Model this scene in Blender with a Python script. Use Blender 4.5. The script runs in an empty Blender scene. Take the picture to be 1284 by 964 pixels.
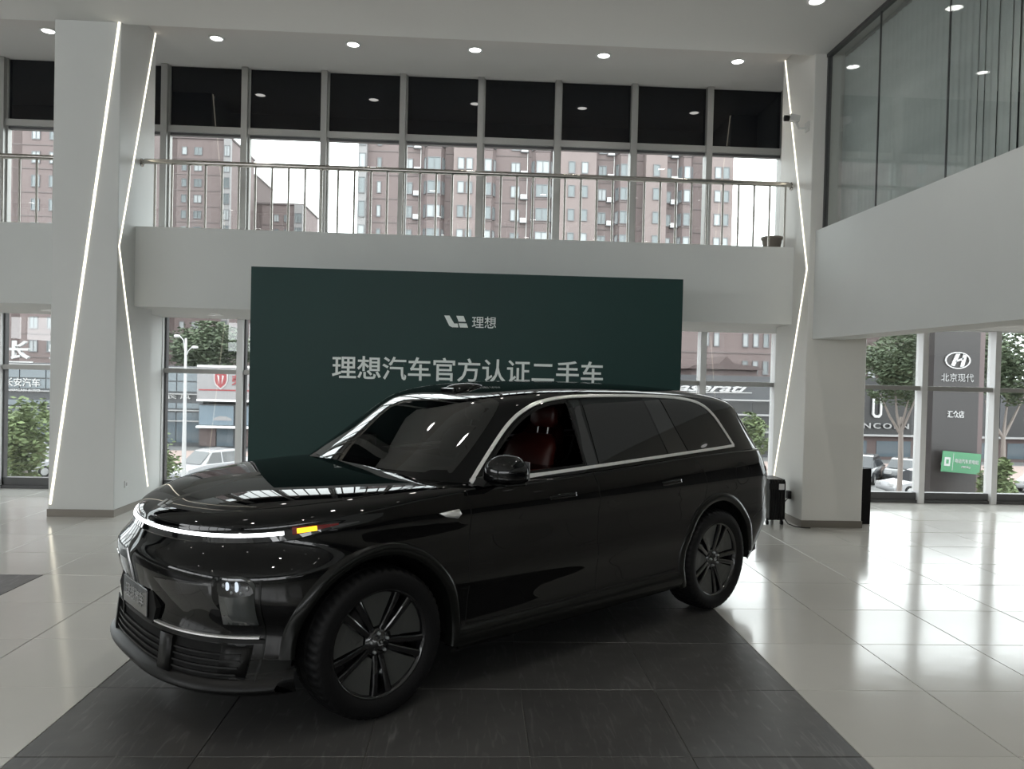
import bpy, bmesh, math, random
import numpy as np
from mathutils import Vector, Matrix
from mathutils.geometry import delaunay_2d_cdt

random.seed(7)
SC = bpy.context.scene
COL = SC.collection
PI = math.pi

# ------------------------------------------------------------------ camera, world, lights, exposure
F_PX, YAW, PITCH, ROLL, CAM_H = 966.8, -0.0487622, -0.0163228, 0.0240765, 1.79
cam_d = bpy.data.cameras.new('camera'); cam = bpy.data.objects.new('camera', cam_d); COL.objects.link(cam)
cam_d.sensor_fit = 'HORIZONTAL'; cam_d.sensor_width = 36.0; cam_d.lens = 36.0 * F_PX / 1284.0
cam_d.clip_start = 0.05; cam_d.clip_end = 600
fw = Vector((-math.sin(YAW) * math.cos(PITCH), math.cos(YAW) * math.cos(PITCH), math.sin(PITCH)))
r0 = Vector((math.cos(YAW), math.sin(YAW), 0)); u0 = r0.cross(fw)
cr, sr = math.cos(ROLL), math.sin(ROLL)
rt = cr * r0 + sr * u0; up = -sr * r0 + cr * u0
cam.matrix_world = Matrix(((rt.x, up.x, -fw.x, 0), (rt.y, up.y, -fw.y, 0), (rt.z, up.z, -fw.z, CAM_H), (0, 0, 0, 1)))
SC.camera = cam

wd = bpy.data.worlds.new('overcast_sky'); SC.world = wd; wd.use_nodes = True
wn, wl = wd.node_tree.nodes, wd.node_tree.links
for nd in list(wn): wn.remove(nd)
wo = wn.new('ShaderNodeOutputWorld'); wb = wn.new('ShaderNodeBackground'); wl.new(wb.outputs[0], wo.inputs[0])
tc = wn.new('ShaderNodeTexCoord'); nz = wn.new('ShaderNodeTexNoise'); nz.inputs['Scale'].default_value = 2.2; nz.inputs['Detail'].default_value = 5
rp = wn.new('ShaderNodeValToRGB'); rp.color_ramp.elements[0].position = .3; rp.color_ramp.elements[0].color = (.86, .91, .94, 1)
rp.color_ramp.elements[1].position = .75; rp.color_ramp.elements[1].color = (1, 1, 1, 1)
wl.new(tc.outputs['Generated'], nz.inputs['Vector']); wl.new(nz.outputs[0], rp.inputs[0]); wl.new(rp.outputs[0], wb.inputs[0])
wb.inputs[1].default_value = 4.6

def area_light(name, loc, sx, sy, rot, power, color=(1, 1, 1), portal=False):
    l = bpy.data.lights.new(name, 'AREA'); l.shape = 'RECTANGLE'; l.size = sx; l.size_y = sy; l.energy = power; l.color = color
    if portal: l.cycles.is_portal = True
    o = bpy.data.objects.new(name, l); COL.objects.link(o); o.location = loc; o.rotation_euler = rot
    return o
# sky portals in the window openings (they add no light of their own)
area_light('window_portal', (-2.5, 11.3, 1.3), 21, 2.5, (-PI / 2, 0, 0), 1, portal=True)
area_light('window_portal', (-4.2, 11.3, 4.3), 17.4, 1.6, (-PI / 2, 0, 0), 1, portal=True)
area_light('window_portal', (9.5, 11.3, 1.3), 9, 2.5, (-PI / 2, 0, 0), 1, portal=True)
area_light('window_portal', (-2, -12.2, 3.3), 20, 1.8, (PI / 2, 0, 0), 1, portal=True)
area_light('window_portal', (-13.2, -3, 3.3), 12, 1.8, (PI / 2, 0, -PI / 2), 1, portal=True)
SC.view_settings.view_transform = 'Standard'; SC.view_settings.look = 'None'
SC.view_settings.exposure = 0.5; SC.view_settings.gamma = 1.0; SC.view_settings.use_curve_mapping = False
SC.cycles.max_bounces = 10; SC.cycles.diffuse_bounces = 6; SC.cycles.glossy_bounces = 5; SC.cycles.transparent_max_bounces = 16
SC.cycles.caustics_reflective = False; SC.cycles.caustics_refractive = False
SC.cycles.sample_clamp_indirect = 6.0

# ------------------------------------------------------------------ materials
def mat(name, col, rough=.5, metal=0., spec=.5, coat=0., coat_rough=.03, emit=None, estr=0., bump=None, vary=None, ior=None):
    m = bpy.data.materials.new(name); m.use_nodes = True
    nt = m.node_tree; b = nt.nodes['Principled BSDF']
    b.inputs['Base Color'].default_value = (*col, 1); b.inputs['Roughness'].default_value = rough
    b.inputs['Metallic'].default_value = metal; b.inputs['Specular IOR Level'].default_value = spec
    b.inputs['Coat Weight'].default_value = coat; b.inputs['Coat Roughness'].default_value = coat_rough
    if ior: b.inputs['IOR'].default_value = ior
    if emit: b.inputs['Emission Color'].default_value = (*emit, 1); b.inputs['Emission Strength'].default_value = estr
    if vary or bump:
        t = nt.nodes.new('ShaderNodeTexCoord'); n = nt.nodes.new('ShaderNodeTexNoise'); n.inputs['Detail'].default_value = 4
        nt.links.new(t.outputs['Object'], n.inputs['Vector'])
        if vary:
            n.inputs['Scale'].default_value = vary[1]
            r = nt.nodes.new('ShaderNodeValToRGB'); a = vary[0]
            r.color_ramp.elements[0].position = .3; r.color_ramp.elements[1].position = .7
            r.color_ramp.elements[0].color = (*[c * (1 - a) for c in col], 1); r.color_ramp.elements[1].color = (*[min(1, c * (1 + a)) for c in col], 1)
            nt.links.new(n.outputs[0], r.inputs[0]); nt.links.new(r.outputs[0], b.inputs['Base Color'])
        if bump:
            n2 = nt.nodes.new('ShaderNodeTexNoise'); n2.inputs['Scale'].default_value = bump[1]; n2.inputs['Detail'].default_value = 3
            nt.links.new(t.outputs['Object'], n2.inputs['Vector'])
            bp = nt.nodes.new('ShaderNodeBump'); bp.inputs['Strength'].default_value = bump[0]; bp.inputs['Distance'].default_value = .01
            nt.links.new(n2.outputs[0], bp.inputs['Height']); nt.links.new(bp.outputs[0], b.inputs['Normal'])
    return m

def glass_mat(name, tint, ior=1.5, rough=0.):
    m = bpy.data.materials.new(name); m.use_nodes = True; nt = m.node_tree
    for nd in list(nt.nodes): nt.nodes.remove(nd)
    o = nt.nodes.new('ShaderNodeOutputMaterial'); mx = nt.nodes.new('ShaderNodeMixShader')
    tr = nt.nodes.new('ShaderNodeBsdfTransparent'); gl = nt.nodes.new('ShaderNodeBsdfGlossy'); fr = nt.nodes.new('ShaderNodeFresnel')
    gm = nt.nodes.new('ShaderNodeNewGeometry'); mi_ = nt.nodes.new('ShaderNodeMix'); mi_.data_type = 'FLOAT'; mi_.inputs[2].default_value = ior; mi_.inputs[3].default_value = 1 / ior
    nt.links.new(gm.outputs['Backfacing'], mi_.inputs[0]); nt.links.new(mi_.outputs[0], fr.inputs[0])
    tr.inputs[0].default_value = (*tint, 1); gl.inputs['Roughness'].default_value = rough
    gl.inputs['Color'].default_value = (1, 1, 1, 1)
    nt.links.new(fr.outputs[0], mx.inputs[0]); nt.links.new(tr.outputs[0], mx.inputs[1]); nt.links.new(gl.outputs[0], mx.inputs[2]); nt.links.new(mx.outputs[0], o.inputs[0])
    return m

def emit_mat(name, col, s):
    m = bpy.data.materials.new(name); m.use_nodes = True; nt = m.node_tree
    for nd in list(nt.nodes): nt.nodes.remove(nd)
    o = nt.nodes.new('ShaderNodeOutputMaterial'); e = nt.nodes.new('ShaderNodeEmission')
    e.inputs[0].default_value = (*col, 1); e.inputs[1].default_value = s; nt.links.new(e.outputs[0], o.inputs[0]); return m

M = {}
M['wall'] = mat('white_wall_paint', (.66, .675, .665), .6, spec=.2, vary=(.02, 1.3), bump=(.03, 25))
M['ceiling'] = mat('ceiling_paint', (.66, .66, .645), .8, spec=.1, vary=(.02, .6))
M['column'] = mat('column_paint', (.65, .66, .65), .4, spec=.3, vary=(.015, 2), bump=(.03, 18))
M['column_warm_lit'] = mat('column_paint_warm_lit', (.70, .69, .655), .35, spec=.35, vary=(.015, 2))  # paler, warmer column paint; warm light on the right column put into colour
M['skirt'] = mat('skirting_metal', (.22, .20, .175), .35, metal=.4)
M['alu'] = mat('grey_aluminium', (.36, .355, .34), .4, metal=.4)
M['alu_light'] = mat('pale_aluminium', (.70, .70, .70), .4, metal=.25)
M['alu_dark'] = mat('dark_aluminium', (.09, .09, .092), .4, metal=.4)
M['steel'] = mat('stainless_steel', (.46, .44, .41), .2, metal=1.)
M['pane'] = glass_mat('window_glass', (.90, .93, .925), 1.5)
M['pane_low'] = glass_mat('lower_window_glass', (.86, .88, .875), 1.5)
M['wing_pane'] = glass_mat('partition_glass', (.93, .95, .945), 1.33)
M['spandrel'] = mat('black_spandrel_glass', (.004, .005, .007), .03, spec=.45)
M['blind'] = mat('grey_blind_fabric', (.52, .54, .53), .6, vary=(.12, 3))
M['grey_wall'] = mat('grey_end_wall', (.22, .22, .22), .7)  # unseen end wall, greyed so the car's side reflects darker
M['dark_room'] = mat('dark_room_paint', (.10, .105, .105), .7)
M['green'] = mat('dark_green_board', (.0055, .036, .032), .45, spec=.3, vary=(.10, .5))
M['white_vinyl'] = mat('pale_lettering', (.80, .86, .84), .5)
M['rubber'] = mat('tyre_rubber', (.006, .006, .0065), .6, spec=.18, bump=(.15, 90))
M['wheel'] = mat('gloss_black_alloy', (.006, .006, .007), .16, spec=.5, coat=.6)
M['wheel_matt'] = mat('satin_grey_blade', (.05, .052, .05), .35, spec=.5)
M['disc'] = mat('brake_disc_steel', (.10, .10, .10), .4, metal=.8)
M['plastic'] = mat('black_plastic', (.006, .006, .006), .4, spec=.25)
M['matte'] = mat('matte_black', (.006, .006, .006), .7, spec=.2)
M['trim'] = mat('satin_arch_trim', (.005, .0055, .005), .22, spec=.22, coat=.1)
M['chrome'] = mat('satin_chrome', (.82, .82, .81), .28, metal=.55)
M['paint'] = mat('black_car_paint', (.0015, .0016, .0019), .3, spec=.0, coat=.78, coat_rough=.015)
M['carglass'] = glass_mat('car_windscreen_glass', (.10, .13, .128), 1.85)
M['clearglass'] = glass_mat('car_side_glass', (.55, .55, .55), 1.45)
M['privacy'] = mat('privacy_glass', (.006, .0065, .007), .02, spec=.6)
M['lens'] = mat('smoked_lens', (.004, .004, .005), .04, spec=.6, coat=.5)
M['grey_lens'] = mat('grey_lens', (.055, .06, .06), .12, spec=.6, coat=.7)
M['drl'] = emit_mat('white_light_bar', (.95, .98, 1), 3.2)
M['amber'] = emit_mat('amber_lamp', (1, .50, .02), 2.2)
M['redlens'] = mat('tail_lens', (.12, .004, .004), .1, spec=.6, coat=.5)
M['led'] = emit_mat('headlamp_led', (.80, .90, 1), .7)
M['bonnet_badge'] = mat('grey_bonnet_badge', (.26, .27, .275), .35)
M['badge'] = mat('dark_chrome_badge', (.30, .31, .32), .3, metal=.4)
M['red_leather'] = mat('red_leather', (.036, .004, .0025), .4, spec=.4, bump=(.1, 60))
M['interior'] = mat('interior_black', (.01, .01, .011), .6)
M['strip'] = emit_mat('led_strip_glow', (1, .93, .76), 1.9)
M['lamp'] = emit_mat('downlight_glow', (1, .98, .94), 9.0)
M['lamp_trim'] = mat('white_lamp_ring', (.75, .75, .74), .4)
M['pot'] = mat('terracotta_grey_pot', (.20, .175, .15), .6)
M['cam_white'] = mat('camera_white', (.62, .62, .60), .4)
M['white_plastic'] = mat('white_plastic', (.7, .7, .7), .4)
# floor
def floor_mat(name, a, b, rough, streak=0.):
    m = mat(name, a, rough, spec=.5); nt = m.node_tree; bs = nt.nodes['Principled BSDF']
    g = nt.nodes.new('ShaderNodeNewGeometry'); n = nt.nodes.new('ShaderNodeTexNoise'); n.inputs['Scale'].default_value = 1.1; n.inputs['Detail'].default_value = 6
    nt.links.new(g.outputs['Position'], n.inputs['Vector'])
    oi = nt.nodes.new('ShaderNodeObjectInfo'); mx = nt.nodes.new('ShaderNodeMath'); mx.operation = 'MULTIPLY_ADD'; mx.inputs[1].default_value = .35
    nt.links.new(oi.outputs['Random'], mx.inputs[0]); nt.links.new(n.outputs[0], mx.inputs[2])
    r = nt.nodes.new('ShaderNodeValToRGB'); r.color_ramp.elements[0].position = .35; r.color_ramp.elements[1].position = .95
    r.color_ramp.elements[0].color = (*a, 1); r.color_ramp.elements[1].color = (*b, 1)
    nt.links.new(mx.outputs[0], r.inputs[0]); nt.links.new(r.outputs[0], bs.inputs['Base Color'])
    n2 = nt.nodes.new('ShaderNodeTexNoise'); n2.inputs['Scale'].default_value = 9; n2.inputs['Detail'].default_value = 4
    nt.links.new(g.outputs['Position'], n2.inputs['Vector'])
    if streak:
        # brushed smears of dried polish, drawn out along an arc
        mp = nt.nodes.new('ShaderNodeMapping'); mp.inputs['Scale'].default_value = (11, 1.6, 1); mp.inputs['Rotation'].default_value = (0, 0, .7)
        ns = nt.nodes.new('ShaderNodeTexNoise'); ns.inputs['Scale'].default_value = 2.3; ns.inputs['Detail'].default_value = 6; ns.inputs['Distortion'].default_value = 1.4
        nt.links.new(g.outputs['Position'], mp.inputs['Vector']); nt.links.new(mp.outputs[0], ns.inputs['Vector'])
        rs = nt.nodes.new('ShaderNodeValToRGB'); rs.color_ramp.elements[0].position = .56; rs.color_ramp.elements[1].position = .8
        rs.color_ramp.elements[0].color = (0, 0, 0, 1); rs.color_ramp.elements[1].color = (1, 1, 1, 1)
        nt.links.new(ns.outputs[0], rs.inputs[0])
        mc = nt.nodes.new('ShaderNodeMixRGB'); mc.blend_type = 'ADD'; mc.inputs[2].default_value = (streak, streak, streak, 1)
        nt.links.new(rs.outputs[0], mc.inputs[0]); nt.links.new(r.outputs[0], mc.inputs[1]); nt.links.new(mc.outputs[0], bs.inputs['Base Color'])
    mr = nt.nodes.new('ShaderNodeMapRange'); mr.inputs['To Min'].default_value = rough * .75; mr.inputs['To Max'].default_value = rough * 1.35
    nt.links.new(n2.outputs[0], mr.inputs[0]); nt.links.new(mr.outputs[0], bs.inputs['Roughness'])
    bp = nt.nodes.new('ShaderNodeBump'); bp.inputs['Strength'].default_value = .06; bp.inputs['Distance'].default_value = .01
    n3 = nt.nodes.new('ShaderNodeTexNoise'); n3.inputs['Scale'].default_value = 6; nt.links.new(g.outputs['Position'], n3.inputs['Vector'])
    nt.links.new(n3.outputs[0], bp.inputs['Height']); nt.links.new(bp.outputs[0], bs.inputs['Normal'])
    return m
M['tile'] = floor_mat('white_floor_tile', (.52, .515, .485), (.58, .575, .545), .13)
M['grout'] = mat('tile_grout', (.12, .12, .11), .6)
M['dtile'] = floor_mat('charcoal_floor_tile', (.052, .051, .050), (.066, .065, .063), .34, .09)

# ------------------------------------------------------------------ mesh helpers
class MB:
    def __init__(s): s.v = []; s.f = []; s.m = []; s.mats = []; s.sm = []
    def mi(s, m):
        if m not in s.mats: s.mats.append(m)
        return s.mats.index(m)
    def add(s, vs, fs, m, smooth=False):
        o = len(s.v); s.v += [tuple(v) for v in vs]; k = s.mi(m)
        for f in fs: s.f.append(tuple(i + o for i in f)); s.m.append(k); s.sm.append(smooth)
    def box(s, x0, x1, y0, y1, z0, z1, m, mtx=None):
        vs = [Vector((x, y, z)) for x in (x0, x1) for y in (y0, y1) for z in (z0, z1)]
        if mtx is not None: vs = [mtx @ v for v in vs]
        s.add(vs, [(0, 1, 3, 2), (4, 6, 7, 5), (0, 4, 5, 1), (2, 3, 7, 6), (0, 2, 6, 4), (1, 5, 7, 3)], m)
    def prism(s, pts, a0, a1, m, axis='y'):
        # pts 2D; extruded along axis
        def P(p, a): return {'y': (p[0], a, p[1]), 'x': (a, p[0], p[1]), 'z': (p[0], p[1], a)}[axis]
        n = len(pts); vs = [P(p, a0) for p in pts] + [P(p, a1) for p in pts]
        s.add(vs, [tuple(range(n)), tuple(range(2 * n - 1, n - 1, -1))] + [(i, (i + 1) % n, n + (i + 1) % n, n + i) for i in range(n)], m)
    def grid(s, rows, m, closed=False, smooth=True):
        R, Cn = len(rows), len(rows[0]); vs = [p for r in rows for p in r]; fs = []
        for i in range(R - 1):
            for j in range(Cn - (0 if closed else 1)):
                j2 = (j + 1) % Cn; fs.append((i * Cn + j, i * Cn + j2, (i + 1) * Cn + j2, (i + 1) * Cn + j))
        s.add(vs, fs, m, smooth)
    def tube(s, pts, r, m, n=8, caps=True, smooth=True):
        pts = [Vector(p) for p in pts]; rows = []
        rr = r if isinstance(r, (list, tuple)) else [r] * len(pts)
        prev = None
        for i, p in enumerate(pts):
            t = (pts[min(i + 1, len(pts) - 1)] - pts[max(i - 1, 0)]).normalized()
            if prev is None: prev = t.orthogonal().normalized()
            a = (prev - t * prev.dot(t)).normalized(); b = t.cross(a); prev = a
            rows.append([p + (a * math.cos(2 * PI * k / n) + b * math.sin(2 * PI * k / n)) * rr[i] for k in range(n)])
        s.grid(rows, m, True, smooth)
        if caps:
            o = len(s.v); s.add(rows[0], [tuple(range(n))[::-1]], m); s.add(rows[-1], [tuple(range(n))], m)
    def ribbon(s, pts, nrm, h, t, m, up=None):
        # box section strip along pts: width h across the surface, thickness t outward
        rows = []; n = len(pts); P = [Vector(p) for p in pts]
        for i in range(n):
            tg = (P[min(i + 1, n - 1)] - P[max(i - 1, 0)]).normalized(); no = Vector(nrm[i]).normalized(); b = no.cross(tg).normalized()
            hh = h[i] if isinstance(h, (list, tuple)) else h
            rows.append([P[i] + b * hh / 2 - no * t * .3, P[i] + b * hh / 2 * .8 + no * t, P[i] - b * hh / 2 * .8 + no * t, P[i] - b * hh / 2 - no * t * .3])
        s.grid(rows, m, True, False)
        s.add(rows[0], [(0, 1, 2, 3)], m); s.add(rows[-1], [(3, 2, 1, 0)], m)
    def lathe(s, prof, m, n=24, axis='z', c=(0, 0, 0), smooth=True):
        rows = []
        for (r, a) in prof:
            row = []
            for k in range(n):
                u, v = r * math.cos(2 * PI * k / n), r * math.sin(2 * PI * k / n)
                row.append({'z': (c[0] + u, c[1] + v, c[2] + a), 'y': (c[0] + u, c[1] + a, c[2] + v), 'x': (c[0] + a, c[1] + u, c[2] + v)}[axis])
            rows.append(row)
        s.grid(rows, m, True, smooth)
    def mesh(s, name):
        me = bpy.data.meshes.new(name); me.from_pydata(s.v, [], s.f)
        for m in s.mats: me.materials.append(m)
        me.polygons.foreach_set('material_index', s.m); me.polygons.foreach_set('use_smooth', s.sm)
        me.validate(); me.update(); return me
    def fix(s, name):
        me = s.mesh(name); bm = bmesh.new(); bm.from_mesh(me); bmesh.ops.recalc_face_normals(bm, faces=bm.faces); bm.to_mesh(me); bm.free(); return me
    def build(s, name, parent=None, loc=None, rz=0, recalc=True):
        me = s.fix(name) if recalc else s.mesh(name)
        return link(name, me, parent, loc, rz)

def link(name, me, parent=None, loc=None, rz=0):
    o = bpy.data.objects.new(name, me); COL.objects.link(o)
    if parent: o.parent = parent
    if loc: o.location = loc
    if rz: o.rotation_euler = (0, 0, rz)
    return o
def empty(name, loc=(0, 0, 0), rz=0, parent=None):
    o = bpy.data.objects.new(name, None); o.empty_display_size = .1; COL.objects.link(o); o.location = loc; o.rotation_euler = (0, 0, rz)
    if parent: o.parent = parent
    return o
def tag(o, label, cat, group=None):
    o['label'] = label; o['category'] = cat
    if group: o['group'] = group
    return o
def struct(o): o['kind'] = 'structure'; return o
def sbox(name, x0, x1, y0, y1, z0, z1, m, parent=None):
    b = MB(); b.box(x0, x1, y0, y1, z0, z1, m); o = b.build(name, parent)
    return o if parent else struct(o)
def bevel(o, w=.01, seg=2):
    md = o.modifiers.new('bevel', 'BEVEL'); md.width = w; md.segments = seg; md.limit_method = 'ANGLE'; return o

def text_mesh(name, txt, size, m, extrude=.01, bold=0., shear=0., align='LEFT', space=1.):
    c = bpy.data.curves.new(name, 'FONT'); c.body = txt; c.size = size; c.extrude = extrude; c.offset = bold; c.shear = shear
    c.align_x = align; c.space_character = space; c.resolution_u = 3
    o = bpy.data.objects.new(name, c); COL.objects.link(o)
    dg = bpy.context.evaluated_depsgraph_get(); me = bpy.data.meshes.new_from_object(o.evaluated_get(dg)); bpy.data.objects.remove(o); bpy.data.curves.remove(c)
    me.name = name; me.materials.clear(); me.materials.append(m); return me
def text_fit(name, txt, x0, x1, z0, z1, y, m, parent=None, ext=.01, bold=0., shear=0., origin=(0, 0, 0), space=1.):
    """writing standing upright in the plane Y=y, fitted to x0..x1, z0..z1 (reads from -Y)"""
    me = text_mesh(name, txt, 1., m, 0., bold, shear, space=space); n = len(me.vertices); co = np.zeros(n * 3); me.vertices.foreach_get('co', co); co = co.reshape(-1, 3)
    mn, mx = co.min(0), co.max(0)
    bpy.data.meshes.remove(me)
    me = text_mesh(name, txt, 1., m, .05, bold, shear, space=space); n = len(me.vertices); co = np.zeros(n * 3); me.vertices.foreach_get('co', co); co = co.reshape(-1, 3)
    q = np.zeros_like(co)
    q[:, 0] = x0 + (co[:, 0] - mn[0]) / (mx[0] - mn[0]) * (x1 - x0); q[:, 2] = z0 + (co[:, 1] - mn[1]) / (mx[1] - mn[1]) * (z1 - z0)
    q[:, 1] = y - co[:, 2] / .05 * ext
    me.vertices.foreach_set('co', q.ravel()); me.update()
    return link(name, me, parent)

# ------------------------------------------------------------------ setting: floor
TS = .763; JY = 3.553
floor = sbox('floor', -13.2, 13.2, -12.3, 11.3, -.25, -.006, M['grout'])
def tile_mesh(w, l, m, name='tile'):
    b = MB(); c = .0025; t = .012
    b.add([(0, 0, -t), (w, 0, -t), (w, l, -t), (0, l, -t), (0, 0, -c), (w, 0, -c), (w, l, -c), (0, l, -c), (c, c, 0), (w - c, c, 0), (w - c, l - c, 0), (c, l - c, 0)],
          [(0, 1, 5, 4), (1, 2, 6, 5), (2, 3, 7, 6), (3, 0, 4, 7), (4, 5, 9, 8), (5, 6, 10, 9), (6, 7, 11, 10), (7, 4, 8, 11), (8, 9, 10, 11)], m)
    return b.fix(name)
cache = {}
def put_tile(x0, x1, y0, y1, m):
    g = .0022; k = (round(x1 - x0, 3), round(y1 - y0, 3), m.name)
    if k not in cache: cache[k] = tile_mesh(x1 - x0 - 2 * g, y1 - y0 - 2 * g, m)
    o = link('tile', cache[k], floor, (x0 + g, y0 + g, random.uniform(-.0004, .0004)))
    o.rotation_euler = (random.uniform(-.0012, .0012), random.uniform(-.0012, .0012), 0)
rows = [(JY + k * TS, min(JY + (k + 1) * TS, 11.05)) for k in range(-2, 10)]
MX0, MX1 = -2.037, 1.885
for (ya, yb) in rows:
    x = MX1
    while x < 8.4: put_tile(x, x + TS, ya, yb, M['tile']); x += TS
    dark = yb <= 6.62
    xs = [MX0, MX0 + .81, MX0 + .81 + TS, MX0 + .81 + 2 * TS, MX0 + .81 + 3 * TS, MX1]
    for a, b_ in zip(xs[:-1], xs[1:]): put_tile(a, b_, ya, yb, M['dtile'] if dark else M['tile'])
    x = MX0; i = 0
    while x > -7.6:
        put_tile(x - TS, x, ya, yb, M['dtile'] if (i >= 2 and dark) else M['tile']); x -= TS; i += 1
# the rest of the floor outside the view
b = MB(); g0 = JY - 2 * TS
b.box(-13, 13, -12, g0 - .003, -.005, 0, M['tile']); b.box(-13, x - .003, g0, 11.05, -.005, 0, M['tile']); b.box(8.8, 13, g0, 11.05, -.005, 0, M['tile'])
o = b.build('floor_border', floor)

# ------------------------------------------------------------------ setting: ceilings, slabs, walls
sbox('ceiling', -13.2, 4.12, -12.2, 9.15, 5.68, 6.3, M['ceiling'])
sbox('ceiling', -13.2, 4.6, 9.15, 11.3, 5.96, 6.3, mat('ceiling_paint_bounce_tint', (.56, .53, .51), .8, spec=.1))  # ceiling paint darkened, with pink light off the bricks put into its colour
sbox('ceiling', 4.12, 13.2, -12.2, 9.15, 5.68, 6.3, M['ceiling']); sbox('ceiling', 4.72, 13.2, 9.15, 11.3, 5.68, 6.3, M['ceiling'])
# gallery: front upstand and slab
sbox('wall_gallery', -13.2, -4.87, 9.55, 9.99, 2.474, 3.44, M['wall']); sbox('wall_gallery', -4.13, 3.98, 9.55, 9.99, 2.474, 3.44, M['wall'])
gfb = MB(); gfb.prism([(9.56, 2.476), (11.0, 2.435), (11.02, 2.8), (9.56, 2.8)], -13.2, 4.36, M['ceiling'], 'x'); struct(gfb.build('floor_gallery'))
# wing upstand, soffit and slab
sbox('wall_wing', 4.05, 4.45, -12, 9.1, 2.272, 3.57, M['wall'])
sbox('ceiling_wing', 4.45, 13.1, -12, 11.02, 2.56, 2.8, M['ceiling'])
sbox('wall_right', 13.1, 13.3, -12.2, 11.2, -.1, 5.7, M['grey_wall'])
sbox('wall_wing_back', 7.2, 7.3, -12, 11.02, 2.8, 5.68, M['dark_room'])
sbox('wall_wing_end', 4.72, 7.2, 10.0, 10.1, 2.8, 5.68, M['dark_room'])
# unseen back and left walls; window bands added to light the hall from behind
for (nm, a0, a1, b0, b1, z0, z1) in [('wall_back', -13.2, 13.2, -12.3, -12.1, 0, 2.4), ('wall_back', -13.2, 13.2, -12.3, -12.1, 4.2, 5.7), ('wall_back', 8, 13.2, -12.3, -12.1, 1.2, 4.6), ('wall_back', -13.2, -12, -12.3, -12.1, 1.2, 4.6),
                                   ('wall_left', -13.3, -13.1, -12.2, 11.2, 0, 2.4), ('wall_left', -13.3, -13.1, -12.2, 11.2, 4.2, 5.9), ('wall_left', -13.3, -13.1, 3, 11.2, 1.2, 4.6), ('wall_left', -13.3, -13.1, -12.2, -9, 1.2, 4.6)]:
    sbox(nm, a0, a1, b0, b1, z0, z1, M['wall'])
for k in range(11):
    x = -12 + k * 2; sbox('trim_1', x - .04, x + .04, -12.25, -12.12, 1.2, 4.6, M['alu'])
for k in range(7):
    y = -9 + k * 2; sbox('trim_2', -13.25, -13.12, y - .04, y + .04, 1.2, 4.6, M['alu'])

# columns
def column(nm, x0, x1, z1, m, m2):
    b = MB(); b.box(x0, x1, 9.1, 10.06, 0, z1, m); o = struct(b.build(nm)); bevel(o, .006, 1)
    s = MB(); s.box(x0 - .008, x1 + .008, 9.09, 10.07, 0, .085, M['skirt']); s.build('skirting', o)
    return o
colL = column('wall_column_left', -4.87, -4.13, 5.96, M['column'], M['wall'])
colR = column('wall_column_right', 3.98, 4.72, 5.96, M['column_warm_lit'], M['wall'])
sbox('wall_column_far', 4.4, 4.72, 10.06, 11.1, 2.5, 5.96, M['wall'])

# ------------------------------------------------------------------ window walls (structure)
YF = 11.1
def window_bay(nm, k, z0, z1, zt, upper, lab=None):
    """one bay between mullion k and k+1, with mullion on its left side"""
    x0, x1 = k * 1.1, (k + 1) * 1.1
    e = struct(empty(nm, (x0, YF, z0))); e['kind'] = 'structure'
    def bx(name, a0, a1, y0, y1, c0, c1, m):
        b = MB(); b.box(a0 - x0, a1 - x0, y0 - YF, y1 - YF, c0 - z0, c1 - z0, m); return b.build(name, e)
    fm = M['alu'] if upper else M['alu_light']
    bx('mullion', x0 - .042, x0 + .042, YF - .1, YF + .08, z0, z1, fm)
    bx('mullion_edge', x0 + .042, x0 + .065, YF - .03, YF + .06, z0, z1, M['alu_dark'] if not upper else M['alu'])
    if upper:
        bx('transom', x0 + .035, x1 - .035, YF - .06, YF + .06, zt - .04, zt + .05, M['alu'])
        bx('transom_bead', x0 + .035, x1 - .035, YF - .02, YF + .06, zt - .075, zt - .04, M['alu_dark'])
        bx('spandrel_panel', x0 + .05, x1 - .035, YF + .0, YF + .05, zt + .05, z1, M['spandrel'])
        bx('pane', x0 + .05, x1 - .035, YF + .02, YF + .026, z0, zt - .07, M['pane'])
        bx('cill', x0 + .035, x1 - .035, YF - .05, YF + .06, z0, z0 + .08, M['alu'])
    else:
        bx('transom', x0 + .035, x1 - .035, YF - .06, YF + .06, zt - .03, zt + .035, M['alu'])
        bx('pane', x0 + .05, x1 - .035, YF + .02, YF + .026, .15, zt - .03, M['pane_low'])
        bx('pane', x0 + .05, x1 - .035, YF + .02, YF + .026, zt + .035, z1, M['pane_low'])
        bx('cill', x0 + .035, x1 - .035, YF - .06, YF + .08, 0, .045, M['alu_dark'])
        bx('bottom_rail', x0 + .035, x1 - .035, YF - .03, YF + .08, .045, .15, M['alu_dark'])
    return e
n = 1
for k in range(-11, 4): window_bay('window_%d' % n, k, 3.0, 5.955, 5.07, True); n += 1
for k in range(-11, 12): window_bay('window_%d' % n, k, 0, 2.56, 1.69, False); n += 1
sbox('trim_3', -13.2, 4.4, YF - .12, YF + .2, 2.5, 3.0, M['wall'])       # slab edge behind the gallery
sbox('trim_4', 4.4, 13.2, YF - .02, YF + .2, 2.56, 5.9, M['wall'])
sbox('trim_6', 4.365, 4.42, YF - .12, YF + .08, 3.0, 5.96, M['alu'])
sbox('trim_7', 4.36, 4.4, 10.06, YF, 0, 2.52, M['column'])
sbox('trim_8', -4.41, -4.37, 10.06, YF, 0, 2.52, M['column'])
sbox('trim_9', -12, 8, -12.25, -12.2, 2.8, 2.9, M['alu'])

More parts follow.
